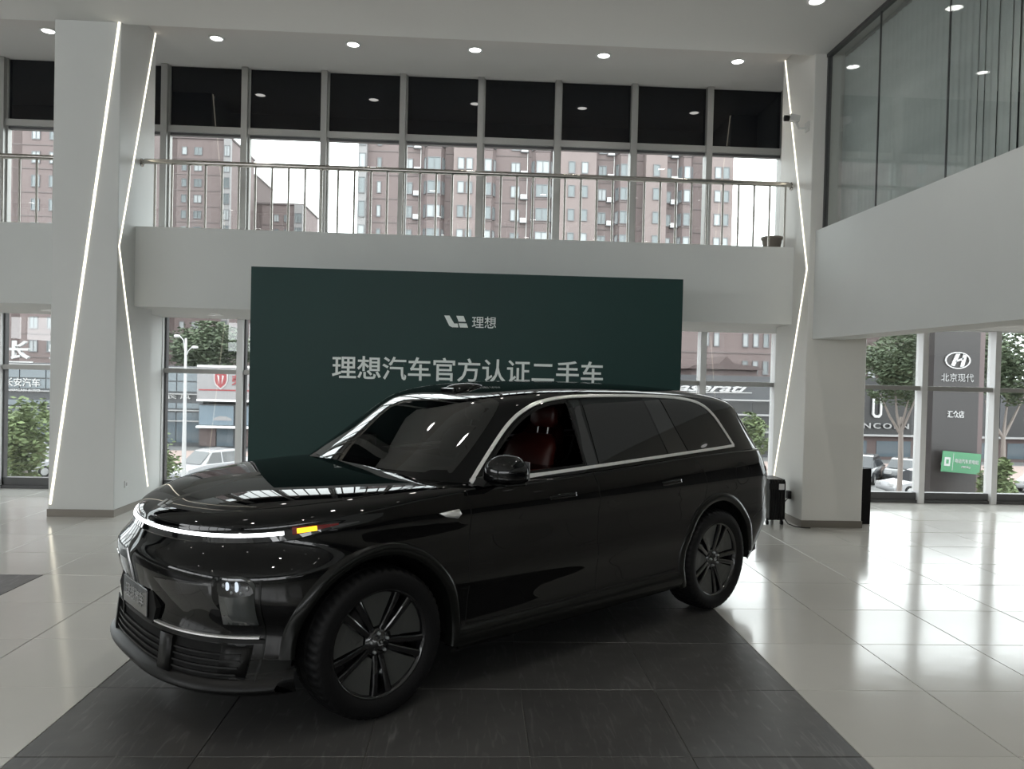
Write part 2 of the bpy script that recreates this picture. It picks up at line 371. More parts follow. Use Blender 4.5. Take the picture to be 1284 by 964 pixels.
# ------------------------------------------------------------------ LED strips let into the columns
def strip_obj(pts, w, nrm, label):
    b = MB()
    for a, c in zip(pts[:-1], pts[1:]):
        A, Cc = Vector(a), Vector(c); t = (Cc - A).normalized(); no = Vector(nrm); s = no.cross(t).normalized() * w / 2
        vs = [A + s, A - s, Cc - s, Cc + s]; vs = [v - no * .002 for v in vs] + [v + no * .004 for v in vs]
        b.add(vs, [(0, 1, 2, 3), (4, 5, 6, 7), (0, 1, 5, 4), (1, 2, 6, 5), (2, 3, 7, 6), (3, 0, 4, 7)], M['strip'])
    o = b.build('light_strip'); tag(o, label, 'light strip'); return o
strip_obj([(-4.15, 9.097, 5.68), (-4.845, 9.097, .14)], .026, (0, -1, 0), 'glowing straight light line slanting down the front of the left column')
strip_obj([(-4.127, 10.03, 5.96), (-4.127, 9.125, 3.13), (-4.127, 10.02, .22)], .022, (1, 0, 0), 'glowing bent light line on the right side of the left column')
strip_obj([(3.977, 10.01, 5.96), (3.977, 9.15, 3.12), (3.977, 10.04, .3)], .022, (-1, 0, 0), 'glowing bent light line on the side of the right column')

# ------------------------------------------------------------------ downlights
ring = MB(); ring.lathe([(.098, 0), (.098, -.008), (.076, -.012), (.072, .004)], M['lamp_trim'], 28); ring_me = ring.fix('trim_ring')
lampm = MB(); lampm.add([(.074 * math.cos(a), .074 * math.sin(a), -.004) for a in [2 * PI * i / 24 for i in range(24)]], [tuple(range(24))], M['lamp']); lamp_me = lampm.mesh('bulb_disc')
lampm = MB(); lampm.add([(.074 * math.cos(a), .074 * math.sin(a), -.004) for a in [2 * PI * i / 24 for i in range(24)]], [tuple(range(24))], emit_mat('downlight_glow_dim', (1, .98, .95), 1.6)); lamp_dim = lampm.mesh('bulb_disc')
def downlight(loc, label, group=None, dim=False, power=14, spot=True):
    e = empty('downlight', loc); tag(e, label, 'ceiling light', group)
    link('trim_ring', ring_me, e); link('bulb_disc', lamp_dim if dim else lamp_me, e)
    if spot:
        l = bpy.data.lights.new('downlight_lamp', 'SPOT'); l.energy = power; l.spot_size = 2.0; l.spot_blend = .7; l.shadow_soft_size = .06; l.color = (1, .95, .88)
        lo = bpy.data.objects.new('downlight_lamp', l); COL.objects.link(lo); lo.parent = e; lo.location = (0, 0, -.03)
    return e
names = ['round downlight in the high ceiling left of the left column', 'round downlight in the high ceiling, first right of the left column', 'round downlight in the high ceiling, second right of the left column',
         'round downlight in the high ceiling, third right of the left column', 'round downlight in the high ceiling, second from the right column', 'round downlight in the high ceiling nearest the right column']
for x, nm in zip((-5.48, -3.39, -1.66, -.09, 1.59, 3.37), names): downlight((x, 10.09, 5.958), nm, 'downlights over the gallery')
downlight((-5.56, 10.36, 2.449), 'small downlight under the gallery left of the left column', 'downlights under the gallery', True, 6)
downlight((-3.44, 10.38, 2.448), 'small downlight under the gallery right of the left column', 'downlights under the gallery', True, 6)
downlight((3.42, 7.83, 5.678), 'downlight in the main ceiling at the top edge near the glass partition', 'downlights in the main ceiling')
for i, x in enumerate((-11, -8.5, -6.2, -3.6, -1.0, 1.4, 3.4)):
    for j, y in enumerate((5.4, 2.6, 0, -3, -6, -9)):
        downlight((x, y, 5.678), 'downlight in the main ceiling behind the camera', 'downlights in the main ceiling', spot=(i + j) % 2 == 0, power=50)
for x in (6, 8.5, 11):
    for y in (9.6, 6.5, 3.5, 0): downlight((x, y, 2.558), 'downlight in the low ceiling under the wing', 'downlights under the wing', True, 34, spot=True)

# ------------------------------------------------------------------ gallery railings
def railing(nm, x0, x1, label, ret_l, ret_r):
    e = empty(nm, ((x0 + x1) / 2, 9.61, 3.44)); tag(e, label, 'railing'); cx = (x0 + x1) / 2
    b = MB(); b.tube([(x0 - cx, .08, .80), (x0 - cx + .08, .0, .80), (x1 - cx - .08, 0, .80), (x1 - cx, .08, .80)], .031, M['steel'], 12); b.build('handrail', e)
    if ret_l: b = MB(); b.lathe([(.0, -.02), (.05, -.02), (.05, .01), (0, .01)], M['steel'], 16, 'x', (x0 - cx, .08, .80)); b.build('wall_flange', e)
    if ret_r: b = MB(); b.lathe([(.0, -.01), (.05, -.01), (.05, .02), (0, .02)], M['steel'], 16, 'x', (x1 - cx, .08, .80)); b.build('wall_flange', e)
    bm_ = MB(); bm_.tube([(0, 0, 0), (0, 0, .78)], .014, M['steel'], 8); me = bm_.mesh('baluster')
    k = math.ceil((x0 + .1) / .2)
    while k * .2 < x1 - .05:
        if not (x0 < -5 and k * .2 < -8): link('baluster', me, e, (k * .2 + .07 - cx, 0, 0))
        k += 1
railing('gallery_railing', -4.13, 3.98, 'polished steel balcony railing above the green board between the columns', True, True)
railing('gallery_railing', -13.0, -4.87, 'short visible stretch of steel railing left of the left column', False, True)
b = MB(); b.lathe([(0, 0), (.10, 0), (.128, .14), (.138, .14), (.138, .17), (.12, .17), (.11, .13), (0, .13)], M['pot'], 24)
tag(b.build('flower_pot', None, (3.72, 9.86, 3.44 - .0)), 'grey-brown plant pot on the balcony ledge beside the right column', 'plant pot')
bpy.data.objects['flower_pot'].location = (3.80, 9.835, 3.441)

# ------------------------------------------------------------------ wing glazing and blinds
gw = struct(empty('window_wing', (4.15, 9.1, 3.57)))
ys = [9.1, 7.91, 6.71, 5.51, 4.31, 3.11, 1.91, .71, -.5]
for a, c in zip(ys[:-1], ys[1:]):
    b = MB(); b.box(-.006, .006, c - 9.1 + .006, a - 9.1 - .006, .03, 2.08, M['wing_pane']); b.build('pane', gw)
    b = MB(); b.box(-.008, .008, c - 9.1 - .005, c - 9.1 + .005, .0, 2.1, M['alu_dark']); b.build('joint', gw)
b = MB(); b.box(-.03, .03, -9.6, 0, 0, .03, M['alu']); b.build('bottom_channel', gw)
b = MB(); b.box(-.03, .03, -9.6, 0, 2.07, 2.11, M['alu_dark']); b.build('top_channel', gw)
b = MB(); b.box(-.02, .03, -.03, 0, 0, 2.11, M['alu_dark']); b.build('end_channel', gw)
vb = empty('vertical_blind', (4.33, 9.0, 3.6)); tag(vb, 'grey vertical blinds hanging behind the upstairs glass partition', 'blinds')
b = MB(); b.box(-.02, .02, -9, .03, 2.03, 2.07, M['alu']); b.build('head_rail', vb)
s = MB(); s.grid([[(.012 * math.cos(t * PI), (t - .5) * .094, z) for t in (0, .25, .5, .75, 1)] for z in (.02, 2.03)], M['blind']); sm_ = s.mesh('slat')
yy = 0.
while yy > -7.0:
    o = link('slat', sm_, vb, (random.uniform(-.006, .006), yy, 0)); o.rotation_euler = (0, 0, -.05 - .31 * min(1, max(0, (-yy - 1.4) / 1.2)) + random.uniform(-.02, .02)); yy -= .088
# downstand detail
# ------------------------------------------------------------------ small things by the columns
def cctv():
    e = empty('security_camera', (3.98, 9.25, 4.86)); tag(e, 'small white and black security camera on the right column', 'camera')
    b = MB(); b.box(-.02, 0, -.05, .05, -.06, .05, M['cam_white']); b.build('wall_plate', e)
    b = MB(); b.tube([(0, 0, -.02), (-.10, .02, -.02), (-.13, .05, .06)], .016, M['cam_white'], 8); b.build('arm', e)
    b = MB(); b.box(-.075, .05, -.045, .045, -.03, .05, M['cam_white'], Matrix.Translation((-.14, .06, .10)) @ Matrix.Rotation(.2, 4, 'Y')); bevel(b.build('housing', e), .012)
    b = MB(); b.lathe([(0, -.035), (.036, -.035), (.036, .02), (0, .02)], M['plastic'], 16, 'x', (-.235, .06, .11)); b.build('lens', e)
cctv()
def heater():
    e = empty('oil_radiator', (3.70, 9.38, 0), 0); tag(e, 'black oil-filled radiator heater on castors beside the right column', 'heater')
    f = MB(); f.prism([(-.21, .0), (-.19, -.02), (.19, -.02), (.21, .0), (.21, .44), (.18, .47), (-.18, .47), (-.21, .44)], -.014, .014, M['plastic'], 'x'); fm = f.fix('fin')
    for i in range(6): link('fin', fm, e, (-.075 + i * .033, 0, .09))
    b = MB(); b.box(.075, .10, -.20, .20, .09, .56, M['matte']); bevel(b.build('control_panel', e), .01)
    b = MB(); b.box(-.10, .10, -.215, -.20, .44, .52, M['plastic']); b.box(.02, .085, -.2225, -.2155, .44, .51, M['white_plastic']); b.build('label_plate', e)
    for y in (-.15, .15):
        b = MB(); b.box(-.10, .10, y - .015, y + .015, .06, .09, M['plastic']); b.build('foot', e)
        for x in (-.09, .09): b = MB(); b.lathe([(0, -.012), (.03, -.012), (.03, .012), (0, .012)], M['plastic'], 14, 'x', (x, y, .03)); b.build('castor', e)
heater()
b = MB(); b.tube([(3.815, 9.36, .28), (3.84, 9.40, .27), (3.90, 9.42, .25), (3.955, 9.43, .31)], .006, M['plastic'], 6); tag(b.build('power_cord'), 'thin black cord from the radiator to the wall plug', 'cord')
b = MB(); b.tube([(3.82, 9.28, .10), (3.86, 9.20, .02), (3.90, 9.1, .009), (3.99, 9.02, .009), (4.05, 9.0, .012)], .006, M['plastic'], 6); tag(b.build('power_cord'), 'loose end of cord lying on the floor at the right column foot', 'cord')
b = MB(); b.box(3.935, 3.979, 9.40, 9.48, .29, .39, M['plastic']); tag(bevel(b.build('wall_plug'), .006), 'black plug in the side of the right column', 'plug')
b = MB(); b.box(-4.13, -4.121, 9.36, 9.44, .30, .38, M['white_plastic']); b.box(-4.1215, -4.1195, 9.385, 9.415, .32, .36, M['alu']); tag(bevel(b.build('wall_socket'), .002, 1), 'white wall socket low on the side of the left column', 'socket')
pn = empty('standing_panel', (4.885, 9.36, 0)); tag(pn, 'narrow black panel standing at the right edge of the right column', 'panel')
b = MB(); b.box(-.075, .075, -.012, .012, .0, .69, M['matte']); b.build('board', pn)
b = MB(); b.box(-.075, .075, .012, .2, 0, .015, M['plastic']); b.build('foot', pn)
b = MB(); b.box(-.05, .03, .0, .05, 0, .12, M['white_plastic']); b.box(-.045, .025, -.003, .0, .01, .08, mat('tan_card', (.45, .33, .2), .6)); 
tt = b.build('tissue_box', None, (4.85, 9.69, .69)); tag(tt, 'small tan and white box on a ledge behind the black panel', 'box')
b = MB(); b.box(4.80, 4.90, 9.64, 9.80, 0, .688, M['plastic']); tag(b.build('pedestal'), 'low dark pedestal behind the narrow black panel', 'pedestal')

# ------------------------------------------------------------------ green backdrop board
bd = empty('backdrop_board', (-.075, 8.7, 0)); tag(bd, 'large dark green backdrop board with white lettering behind the car', 'backdrop')
b = MB(); b.box(-2.425, 2.425, 0, .06, .03, 2.89, M['green']); b.build('face_panel', bd)
for x in (-2.0, 0, 2.0):
    b = MB(); b.box(x - .02, x + .02, .06, .10, 0, 2.7, M['alu']); b.box(x - .02, x + .02, .06, .6, 0, .04, M['alu']); b.build('support', bd)
b = MB(); b.box(-2.43, 2.43, -.004, .064, 0, .03, M['alu_dark']); b.build('base_rail', bd)
t = text_fit('headline', '理想汽车官方认证二手车', -1.59 + .075, 1.455 + .075, 1.665, 1.93, -.006, M['white_vinyl'], bd, .004, .012); t['label'] = 'white headline lettering'
t = text_fit('logo_text', '理想', -.043 + .075, .229 + .075, 2.275, 2.405, -.006, M['white_vinyl'], bd, .004, .004); t['label'] = 'small white lettering beside the logo'
def li_logo(name, x0, x1, z0, z1, y, m, parent, th=.004):
    b = MB(); W, H = x1 - x0, z1 - z0
    def P(pts): return [(x0 + a * W, z0 + c * H) for a, c in pts]
    b.prism(P([(0, 1), (.22, 1), (.42, .33), (.56, .33), (.60, 0), (.34, 0), (.22, .12)]), y - th, y, m)
    b.prism(P([(.50, 1), (.80, 1), (.90, .50), (.60, .50)]), y - th, y, m)
    b.prism(P([(.60, .36), (.93, .36), (1, 0), (.66, 0)]), y - th, y, m)
    return b.build(name, parent)
li_logo('logo', -.356 + .075, -.085 + .075, 2.275, 2.405, -.005, M['white_vinyl'], bd)

# ------------------------------------------------------------------ outside: street, buildings, cars, trees (street lies below the showroom floor)
GZ = -4.5
X = {}
X['brick'] = mat('hazed_pink_brick', (.145, .115, .112), .85, spec=.1, vary=(.06, .3))  # haze of the window panes greyed into both brick colours
X['brick_pale'] = mat('hazed_pale_brick', (.185, .150, .144), .85, spec=.1, vary=(.05, .3))
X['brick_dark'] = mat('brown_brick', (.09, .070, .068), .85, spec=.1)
X['ledge'] = mat('brick_ledge', (.105, .085, .083), .8)
X['wframe'] = mat('window_frame_dark', (.12, .12, .125), .5)
X['wglass'] = mat('far_window_glass', (.13, .145, .15), .15, spec=.5)
X['wglass2'] = mat('far_window_curtain', (.27, .28, .285), .35, spec=.4)
X['concrete'] = mat('grey_concrete', (.20, .19, .19), .8)
X['ac'] = mat('white_metal_box', (.5, .5, .5), .5)
X['pipe'] = mat('pale_pipe', (.42, .40, .39), .5)
X['asphalt'] = mat('asphalt', (.10, .10, .10), .8, vary=(.1, .4))
X['paving'] = mat('pink_paving', (.25, .19, .17), .8)
X['shop'] = mat('grey_shop_panel', (.036, .038, .043), .4)
X['shop_dark'] = mat('charcoal_shop_panel', (.013, .013, .014), .45)
X['shopglass'] = mat('shop_glass', (.06, .08, .095), .1, spec=.8)
X['whiteboard'] = mat('white_sign_board', (.20, .196, .20), .5)
X['letter'] = mat('white_sign_letter', (.36, .36, .36), .4)
X['letter_grey'] = mat('silver_sign_letter', (.24, .24, .24), .35)
X['silver'] = mat('silver_emblem', (.38, .38, .38), .3, metal=.5)
X['red'] = mat('red_sign', (.20, .025, .03), .5)
X['poster'] = mat('blue_poster', (.10, .135, .165), .4)
X['leaf'] = mat('green_leaves', (.10, .13, .06), .7, spec=.2, vary=(.35, 1.5))
X['leaf2'] = mat('dark_green_leaves', (.070, .090, .055), .7, spec=.2, vary=(.3, 1.5))
X['bark'] = mat('grey_bark', (.19, .165, .15), .9)
X['lime'] = mat('whitewashed_bark', (.5, .5, .48), .9)
X['pylon'] = mat('brown_pylon_panel', (.018, .015, .015), .35, spec=.4)
X['greensign'] = mat('green_sign', (.045, .17, .085), .5)
X['white_paint'] = mat('white_car_paint', (.30, .30, .31), .2, spec=.5, coat=.6)
X['silver_paint'] = mat('silver_car_paint', (.32, .33, .35), .25, spec=.5, coat=.6)
X['black_paint'] = mat('dark_car_paint', (.02, .022, .026), .2, spec=.5, coat=.6)
X['cglass'] = mat('parked_car_glass', (.02, .024, .028), .06, spec=.7)

o = sbox('ground', -120, 150, 11.6, 260, GZ - .4, GZ, X['asphalt'])
sbox('ground_verge', -60, 80, 20, 33, GZ, GZ + .12, X['paving']); sbox('ground_verge', -60, 80, 46.5, 56, GZ, GZ + .12, X['paving'])

def wmesh(name, w, h, d=.12, two=True, curtain=False):
    b = MB(); f = .07
    b.box(-w / 2, w / 2, -d, 0, -h / 2 - .05, -h / 2 + f, X['wframe']); b.box(-w / 2, w / 2, -d, 0, h / 2 - f, h / 2, X['wframe'])
    b.box(-w / 2, -w / 2 + f, -d, 0, -h / 2, h / 2, X['wframe']); b.box(w / 2 - f, w / 2, -d, 0, -h / 2, h / 2, X['wframe'])
    b.box(-w / 2 + f, w / 2 - f, -d * .4, 0, -h / 2 + f, h / 2 - f, X['wglass2'] if curtain else X['wglass'])
    if two: b.box(-.03, .03, -d, 0, -h / 2 + f, h / 2 - f, X['wframe'])
    return b.fix(name)
WM = {}
def window(parent, x, y, z, w, h, rz=0):
    cur = random.random() < .45; k = (w, h, cur)
    if k not in WM: WM[k] = wmesh('window', w, h, two=w > .9, curtain=cur)
    return link('window', WM[k], parent, (x, y, z), rz)
acm = MB(); acm.box(-.4, .4, -.35, 0, 0, .55, X['ac']); acm.box(-.5, .5, -.45, 0, -.08, 0, X['wframe']); ac_me = acm.fix('air_conditioner')

FH = 2.87
def building(name, label, x0, y0, cols, zt, zb=GZ, cat='building', depth=14, wall='brick', group=None, row0=23.9, zlow=None):
    """cols: list of (kind, x-from, x-to) measured along the facade at depth y0"""
    e = empty(name, (x0, y0, zb)); tag(e, label, cat, group)
    xa = min(c[1] for c in cols); xb = max(c[2] for c in cols)
    b = MB(); b.box(xa - x0, xb - x0, 0, depth, 0, zt - zb, X[wall]); b.build('wall', e)
    for xs in (xa, ):
        b = MB(); b.box(xa - x0 - .2, xb - x0 + .2, -.25, depth + .2, zt - zb, zt - zb + .35, X['ledge']); b.build('roof_edge', e)
    zrow = row0 + FH * 6
    rows_ = []
    while zrow > (zlow if zlow is not None else zb + 2): 
        if zrow < zt - .8: rows_.append(zrow)
        zrow -= FH
    for kind, a, c in cols:
        cx, w = (a + c) / 2 - x0, c - a
        if kind in ('block', 'bay'):
            d_ = 1.5 if kind == 'block' else 1.1
            b = MB()
            if kind == 'block': b.box(a - x0, c - x0, -d_, 0, 0, zt - zb, X['brick_pale'])
            else: b.prism([(a - x0, 0), (a - x0 + .45, -d_), (c - x0 - .45, -d_), (c - x0, 0)], 0, zt - zb - .6, X[wall], 'z')
            b.build('projecting_bay', e)
            for zr in rows_:
                if kind == 'bay':
                    window(e, cx, -d_ - .01, zr - zb, round(w - .95, 1), 1.5)
                    window(e, a - x0 + .2, -d_ / 2 - .02, zr - zb, .7, 1.5, -math.atan2(d_, .45)); window(e, c - x0 - .2, -d_ / 2 - .02, zr - zb, .7, 1.5, math.atan2(d_, .45))
                    b = MB(); b.box(a - x0 + .35, c - x0 - .35, -d_ - .08, -d_ + .2, zr - zb - 1.05, zr - zb - .93, X['ledge']); b.build('ledge', e)
                else:
                    for fx in ((.32, .68) if w > 2.6 else (.5,)): window(e, a - x0 + w * fx, -d_ - .01, zr - zb, .8, 1.4)
        elif kind == 'win':
            for zr in rows_: window(e, cx, -.01, zr - zb, round(w, 1), 1.4)
        elif kind == 'glassbay':
            b = MB(); b.box(a - x0, c - x0, -.9, 0, 0, zt - zb, X['concrete']); b.build('projecting_bay', e)
            for zr in rows_: window(e, cx, -.91, zr - zb, round(w * .85, 1), 1.9)
        elif kind == 'ac':
            b = MB(); b.tube([(cx + .25, -.08, 0), (cx + .25, -.08, zt - zb)], .06, X['pipe'], 6); b.build('drainpipe', e)
            for zr in rows_: link('air_conditioner', ac_me, e, (cx - .15, -.02, zr - zb - .9))
        elif kind == 'painted_recess':
            b = MB(); b.box(a - x0, c - x0, -.03, .02, 0, zt - zb, X['brick_dark']); b.build('painted_shade_strip', e)  # flat strip of darker brick; shade of a recess put into its colour
    for zr in rows_:
        b = MB(); b.box(xa - x0, xb - x0, -.07, 0, zr - zb - 1.45, zr - zb - 1.33, X['ledge']); b.build('string_course', e)
    return e
building('apartment_building', 'long pink brick apartment block seen above the balcony railing across the middle', -14.6, 95,
         [('glassbay', -14.6, -13.6), ('win', -12.4, -11.9), ('wall', -11, -10), ('win', -9.2, -8.1), ('ac', -7.8, -7.0), ('bay', -6.7, -4.2), ('block', -3.1, -.3), ('bay', .1, 2.0), ('win', 3.9, 5.0), ('ac', 5.3, 6.0), ('bay', 6.4, 9.0),
          ('block', 9.8, 14.2), ('win', 14.7, 15.7), ('ac', 16, 16.7), ('bay', 16.8, 19.1), ('block', 20.3, 22.9), ('win', 23.2, 23.8), ('ac', 24, 24.6), ('bay', 24.6, 26.4), ('block', 28.3, 31.1)], 44, zlow=12)
building('apartment_building', 'brick tower with flat roof beside the left column, seen above the balcony', -56, 143,
         [('painted_recess', -58, -54.7), ('win', -53.8, -52.9), ('win', -51.6, -50.2), ('glassbay', -46.1, -44.9), ('wall', -47, -46)], 42.6, row0=40.4 - FH * 5, zlow=-1)
building('apartment_building', 'lower brick apartment block further left, right of the flat-roofed tower', -45, 158.5,
         [('painted_recess', -44.7, -43.6), ('wall', -43.6, -42.2), ('win', -41.2, -40.2), ('win', -39.2, -38.2), ('glassbay', -37.0, -35.3)], 34.4, row0=31.7 - FH * 4, zlow=-1)
building('apartment_building', 'grey slab of flats with stepped roof behind the two left towers', -55, 175, [('wall', -55.5, -49.6), ('win', -53, -52)], 44, wall='brick_dark', row0=30, zlow=20)
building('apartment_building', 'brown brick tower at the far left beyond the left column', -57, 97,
         [('wall', -66, -58), ('painted_recess', -56.6, -55.6), ('win', -54.4, -53.4), ('win', -52.3, -51.3), ('win', -49, -48), ('wall', -46, -44)], 48, row0=29.4 - FH * 3, zlow=0)
building('apartment_building', 'lower pink brick block with paired windows above the row of white script lettering', 20, 80,
         [('wall', 15.5, 22), ('win', 23.9, 24.5), ('win', 25, 25.6), ('wall', 26, 27.5), ('win', 28.1, 28.7), ('win', 29.2, 29.8), ('win', 30.3, 30.9), ('wall', 31, 32)], 11.2, depth=11, row0=8.6, zlow=2.5)
building('apartment_building', 'dark grey flats behind the trees at the far right', 50, 96, [('wall', 46, 49), ('win', 50, 51), ('win', 52.6, 53.6), ('win', 55.5, 56.5), ('wall', 58, 66)], 11.5, wall='brick_dark', row0=8.2, zlow=2)

# dealership row, left: glass front with lettering
e = empty('dealership', (-40, 60, GZ)); tag(e, 'grey glass-fronted dealership with white lettering seen past the left column', 'building')
b = MB(); b.box(-6, 19.3, 0, 10, 0, 6.1, X['shop']); b.build('wall', e)
for i in range(13):
    for j, (z0, z1) in enumerate(((.3, 1.9), (2.0, 2.6), (2.9, 3.3), (4.2, 4.9), (5.0, 5.8))):
        b = MB(); x0 = -5.9 + i * 1.94; b.box(x0, x0 + 1.86, -.06, 0, z0, z1, X['shopglass']); b.build('pane', e)
for z in (1.95, 2.75, 4.0, 6.0): b = MB(); b.box(-6, 19.3, -.3, 0, z - .04, z + .04, X['alu_light'] if False else X['letter_grey']); b.build('canopy_line', e)
text_fit('sign_lettering', '长安汽车', 4.65, 7.25, 4.30, 4.95, -.1, X['letter'], e, .06, .015); text_fit('sign_lettering', 'CHANGAN AUTO', 4.65, 7.25, 3.90, 4.12, -.1, X['letter'], e, .06, .02)
text_fit('roof_lettering', '长', 4.9, 6.45, 6.35, 7.75, -.1, X['letter'], e, .15, .025); text_fit('roof_lettering', '车', 14.85, 16.3, 6.35, 7.7, -.1, X['letter'], e, .15, .025)
text_fit('roof_lettering', '安汽', 7.9, 13.2, 6.35, 7.7, -.1, X['letter'], e, .15, .025)
b = MB(); b.box(4.6, 6.7, -.2, -.05, 6.1, 6.2, X['letter']); b.build('letter_rail', e)
text_fit('sign_lettering', '南 宁 庆 长 风', 13.5, 18.4, 3.62, 4.02, -.1, X['letter'], e, .05, .01)
# white dealership board
e = empty('dealership', (-18.6, 59.2, GZ)); tag(e, 'white dealership front with a red shield emblem and blue posters', 'building')
b = MB(); b.box(-2.1, 9, 0, 9, 0, 3.3, X['shop']); b.build('wall', e)
b = MB(); b.box(-2.1, 9, -.5, 5, 3.55, 6.25, X['whiteboard']); b.build('sign_board', e)
b = MB(); b.box(-1.95, 9, -.53, -.5, 4.35, 4.45, X['red']); b.build('red_line', e)
b = MB(); b.box(-2.1, 9, -.56, -.5, 6.1, 6.25, X['alu'] if 'alu' in X else M['alu_light']); b.box(-2.1, 9, -.56, -.5, 3.55, 3.7, M['alu_light']); b.build('board_frame', e)
def shield(parent, cx, cz, s, y):
    pts = [(-.5, .5), (-.35, .62), (0, .68), (.35, .62), (.5, .5), (.5, 0), (.38, -.35), (0, -.68), (-.38, -.35), (-.5, 0)]
    b = MB(); b.prism([(cx + p[0] * s, cz + p[1] * s) for p in pts], y - .06, y, X['letter']); b.build('emblem_border', parent)
    b = MB(); b.prism([(cx + p[0] * s * .82, cz + p[1] * s * .82) for p in pts], y - .09, y - .06, X['red']); b.build('emblem', parent)
    for dx in (-.17, .17): b = MB(); b.prism([(cx + dx * s - .07 * s, cz + .35 * s), (cx + dx * s + .07 * s, cz + .30 * s), (cx + dx * s * .5, cz - .3 * s)], y - .11, y - .09, X['letter']); b.build('emblem_figure', parent)
shield(e, -.35, 5.15, 1.05, -.5)
text_fit('sign_lettering', '荣', .45, 1.35, 4.75, 5.55, -.52, X['red'], e, .05, .02); text_fit('sign_lettering', '威', 1.7, 2.6, 4.75, 5.55, -.52, X['red'], e, .05, .02)
for i in range(4):
    b = MB(); b.box(-2.05 + i * 2.7, .5 + i * 2.7, -.12, -.02, 1.75, 3.2, X['poster']); b.build('poster', e)
    b = MB(); b.prism([(-1.0 + i * 2.7, 2.1), (-.9 + i * 2.7, 2.3), (-.5 + i * 2.7, 2.45), (0 + i * 2.7, 2.4), (.35 + i * 2.7, 2.25), (.4 + i * 2.7, 2.1)], -.14, -.12, X['whiteboard']); b.build('poster_car', e)
    for q in range(2): b = MB(); b.box(-2.0 + i * 2.7 + q * 1.3, -.8 + i * 2.7 + q * 1.3, -.1, 0, .15, 1.5, X['shopglass'] if q else X['brick_dark']); b.build('pane', e)
b = MB(); b.box(-2.1, 9, -.6, 0, 1.55, 1.7, M['alu_light']); b.build('canopy', e)
# middle dark dealership with script lettering
e = empty('dealership', (20, 60, GZ)); tag(e, 'charcoal dealership with white slanted script lettering behind the car', 'building')
b = MB(); b.box(-18, 6, 0, 10, 0, 6.4, X['shop']); b.build('wall', e)
t_ = text_fit('script_lettering', 'Maserati', -5.6, 1.6, 5.12, 5.75, -.12, X['letter'], e, .06, .02, .45)
b = MB(); b.prism([(-3.6, 5.0), (1.9, 5.06), (1.9, 5.12), (-3.6, 5.07)], -.16, -.1, X['letter']); b.build('underline', e)
for i in range(8):
    for z0, z1 in ((.3, 1.6), (2.3, 3.2), (3.5, 4.3)):
        b = MB(); b.box(-10 + i * 2, -8.15 + i * 2, -.05, 0, z0, z1, X['shop_dark']); b.build('panel', e)
for z in (2.0, 3.35, 4.5): b = MB(); b.box(-18, 6, -.35, 0, z - .06, z + .06, X['letter_grey']); b.build('canopy_line', e)
e = empty('pavilion', (23.0, 71, GZ)); tag(e, 'low tiled-roof pavilion rising behind the script-lettered building', 'building')
b = MB(); b.box(-2.8, 3.4, 0, 5, 0, 7.1, X['brick']); b.build('wall', e)
b = MB(); b.prism([(-3.4, 7.0), (3.9, 7.0), (3.2, 7.35), (1.0, 7.55), (.3, 8.2), (-.4, 7.55), (-2.7, 7.35)], -.6, 5, X['brick_dark']); b.build('roof', e)
# right dark dealership
e = empty('dealership', (34, 60, GZ)); tag(e, 'black dealership with silver capital lettering and a tall oval emblem, seen past the right column', 'building')
b = MB(); b.box(-6, 26, 0, 10, 0, 6.5, X['shop_dark']); b.build('wall', e)
b = MB(); b.box(-6, 26, -.1, 0, 0, 1.95, X['brick_dark']); b.build('plinth', e)
text_fit('sign_lettering', 'LINCOLN', -4.0, .7, 2.48, 2.92, -.12, X['letter_grey'], e, .06, .012, space=1.3)
b = MB(); b.prism([(-2.35, 4.9), (-2.35, 3.6), (-2.15, 3.35), (-1.75, 3.35), (-1.55, 3.6), (-1.55, 4.9), (-1.72, 4.9), (-1.72, 3.68), (-1.83, 3.55), (-2.07, 3.55), (-2.18, 3.68), (-2.18, 4.9)], -.2, -.05, X['silver']); b.build('emblem', e)
for i in range(8): b = MB(); b.box(-5.5 + i * 3.6, -2.7 + i * 3.6, -.14, -.1, .25, 1.5, X['shopglass']); b.build('pane', e)
for z in (1.95, 5.9): b = MB(); b.box(-6, 26, -.5, 0, z - .07, z + .07, X['letter_grey'] if z < 3 else X['shop']); b.build('canopy_line', e)
for x in (4.6, 8.2, 12): b = MB(); b.box(x, x + .5, -.12, 0, 2.3, 5.6, X['shop']); b.build('panel', e)
# brand pylon
e = empty('sign_pylon', (18.1, 28, GZ)); tag(e, 'tall dark brown sign pylon with oval emblem and white characters outside the right windows', 'sign')
b = MB(); b.box(-.98, .78, 0, .5, 0, 9.2, X['pylon']); b.build('panel', e)
b = MB(); b.box(.80, 1.0, .05, .45, 0, 9.2, mat('pylon_edge', (.07, .045, .045), .4)); b.build('side_fin', e)
b = MB(); n_ = 40
rows = [[(-.10 + r_ * .49 * math.cos(a), y_, 7.12 + r_ * .315 * math.sin(a)) for a in np.linspace(0, 2 * PI, n_, endpoint=False)] for r_, y_ in ((1, 0), (1, -.06), (.90, -.06), (.90, 0))]
b.grid(rows, X['silver'], True, False)
b.prism([(-.36, 6.93), (-.22, 6.90), (-.02, 7.37), (-.18, 7.36)], -.055, 0, X['silver']); b.prism([(.00, 6.88), (.14, 6.90), (.24, 7.30), (.10, 7.35)], -.055, 0, X['silver']); b.prism([(-.22, 7.05), (.10, 7.14), (.14, 7.24), (-.16, 7.12)], -.055, 0, X['silver'])
b.build('emblem', e)
text_fit('sign_lettering', '北京现代', -.70, .54, 6.32, 6.63, -.01, X['letter_grey'], e, .03, .0); text_fit('sign_lettering', '汇众店', -.42, .22, 4.97, 5.24, -.01, X['letter'], e, .03, .008)
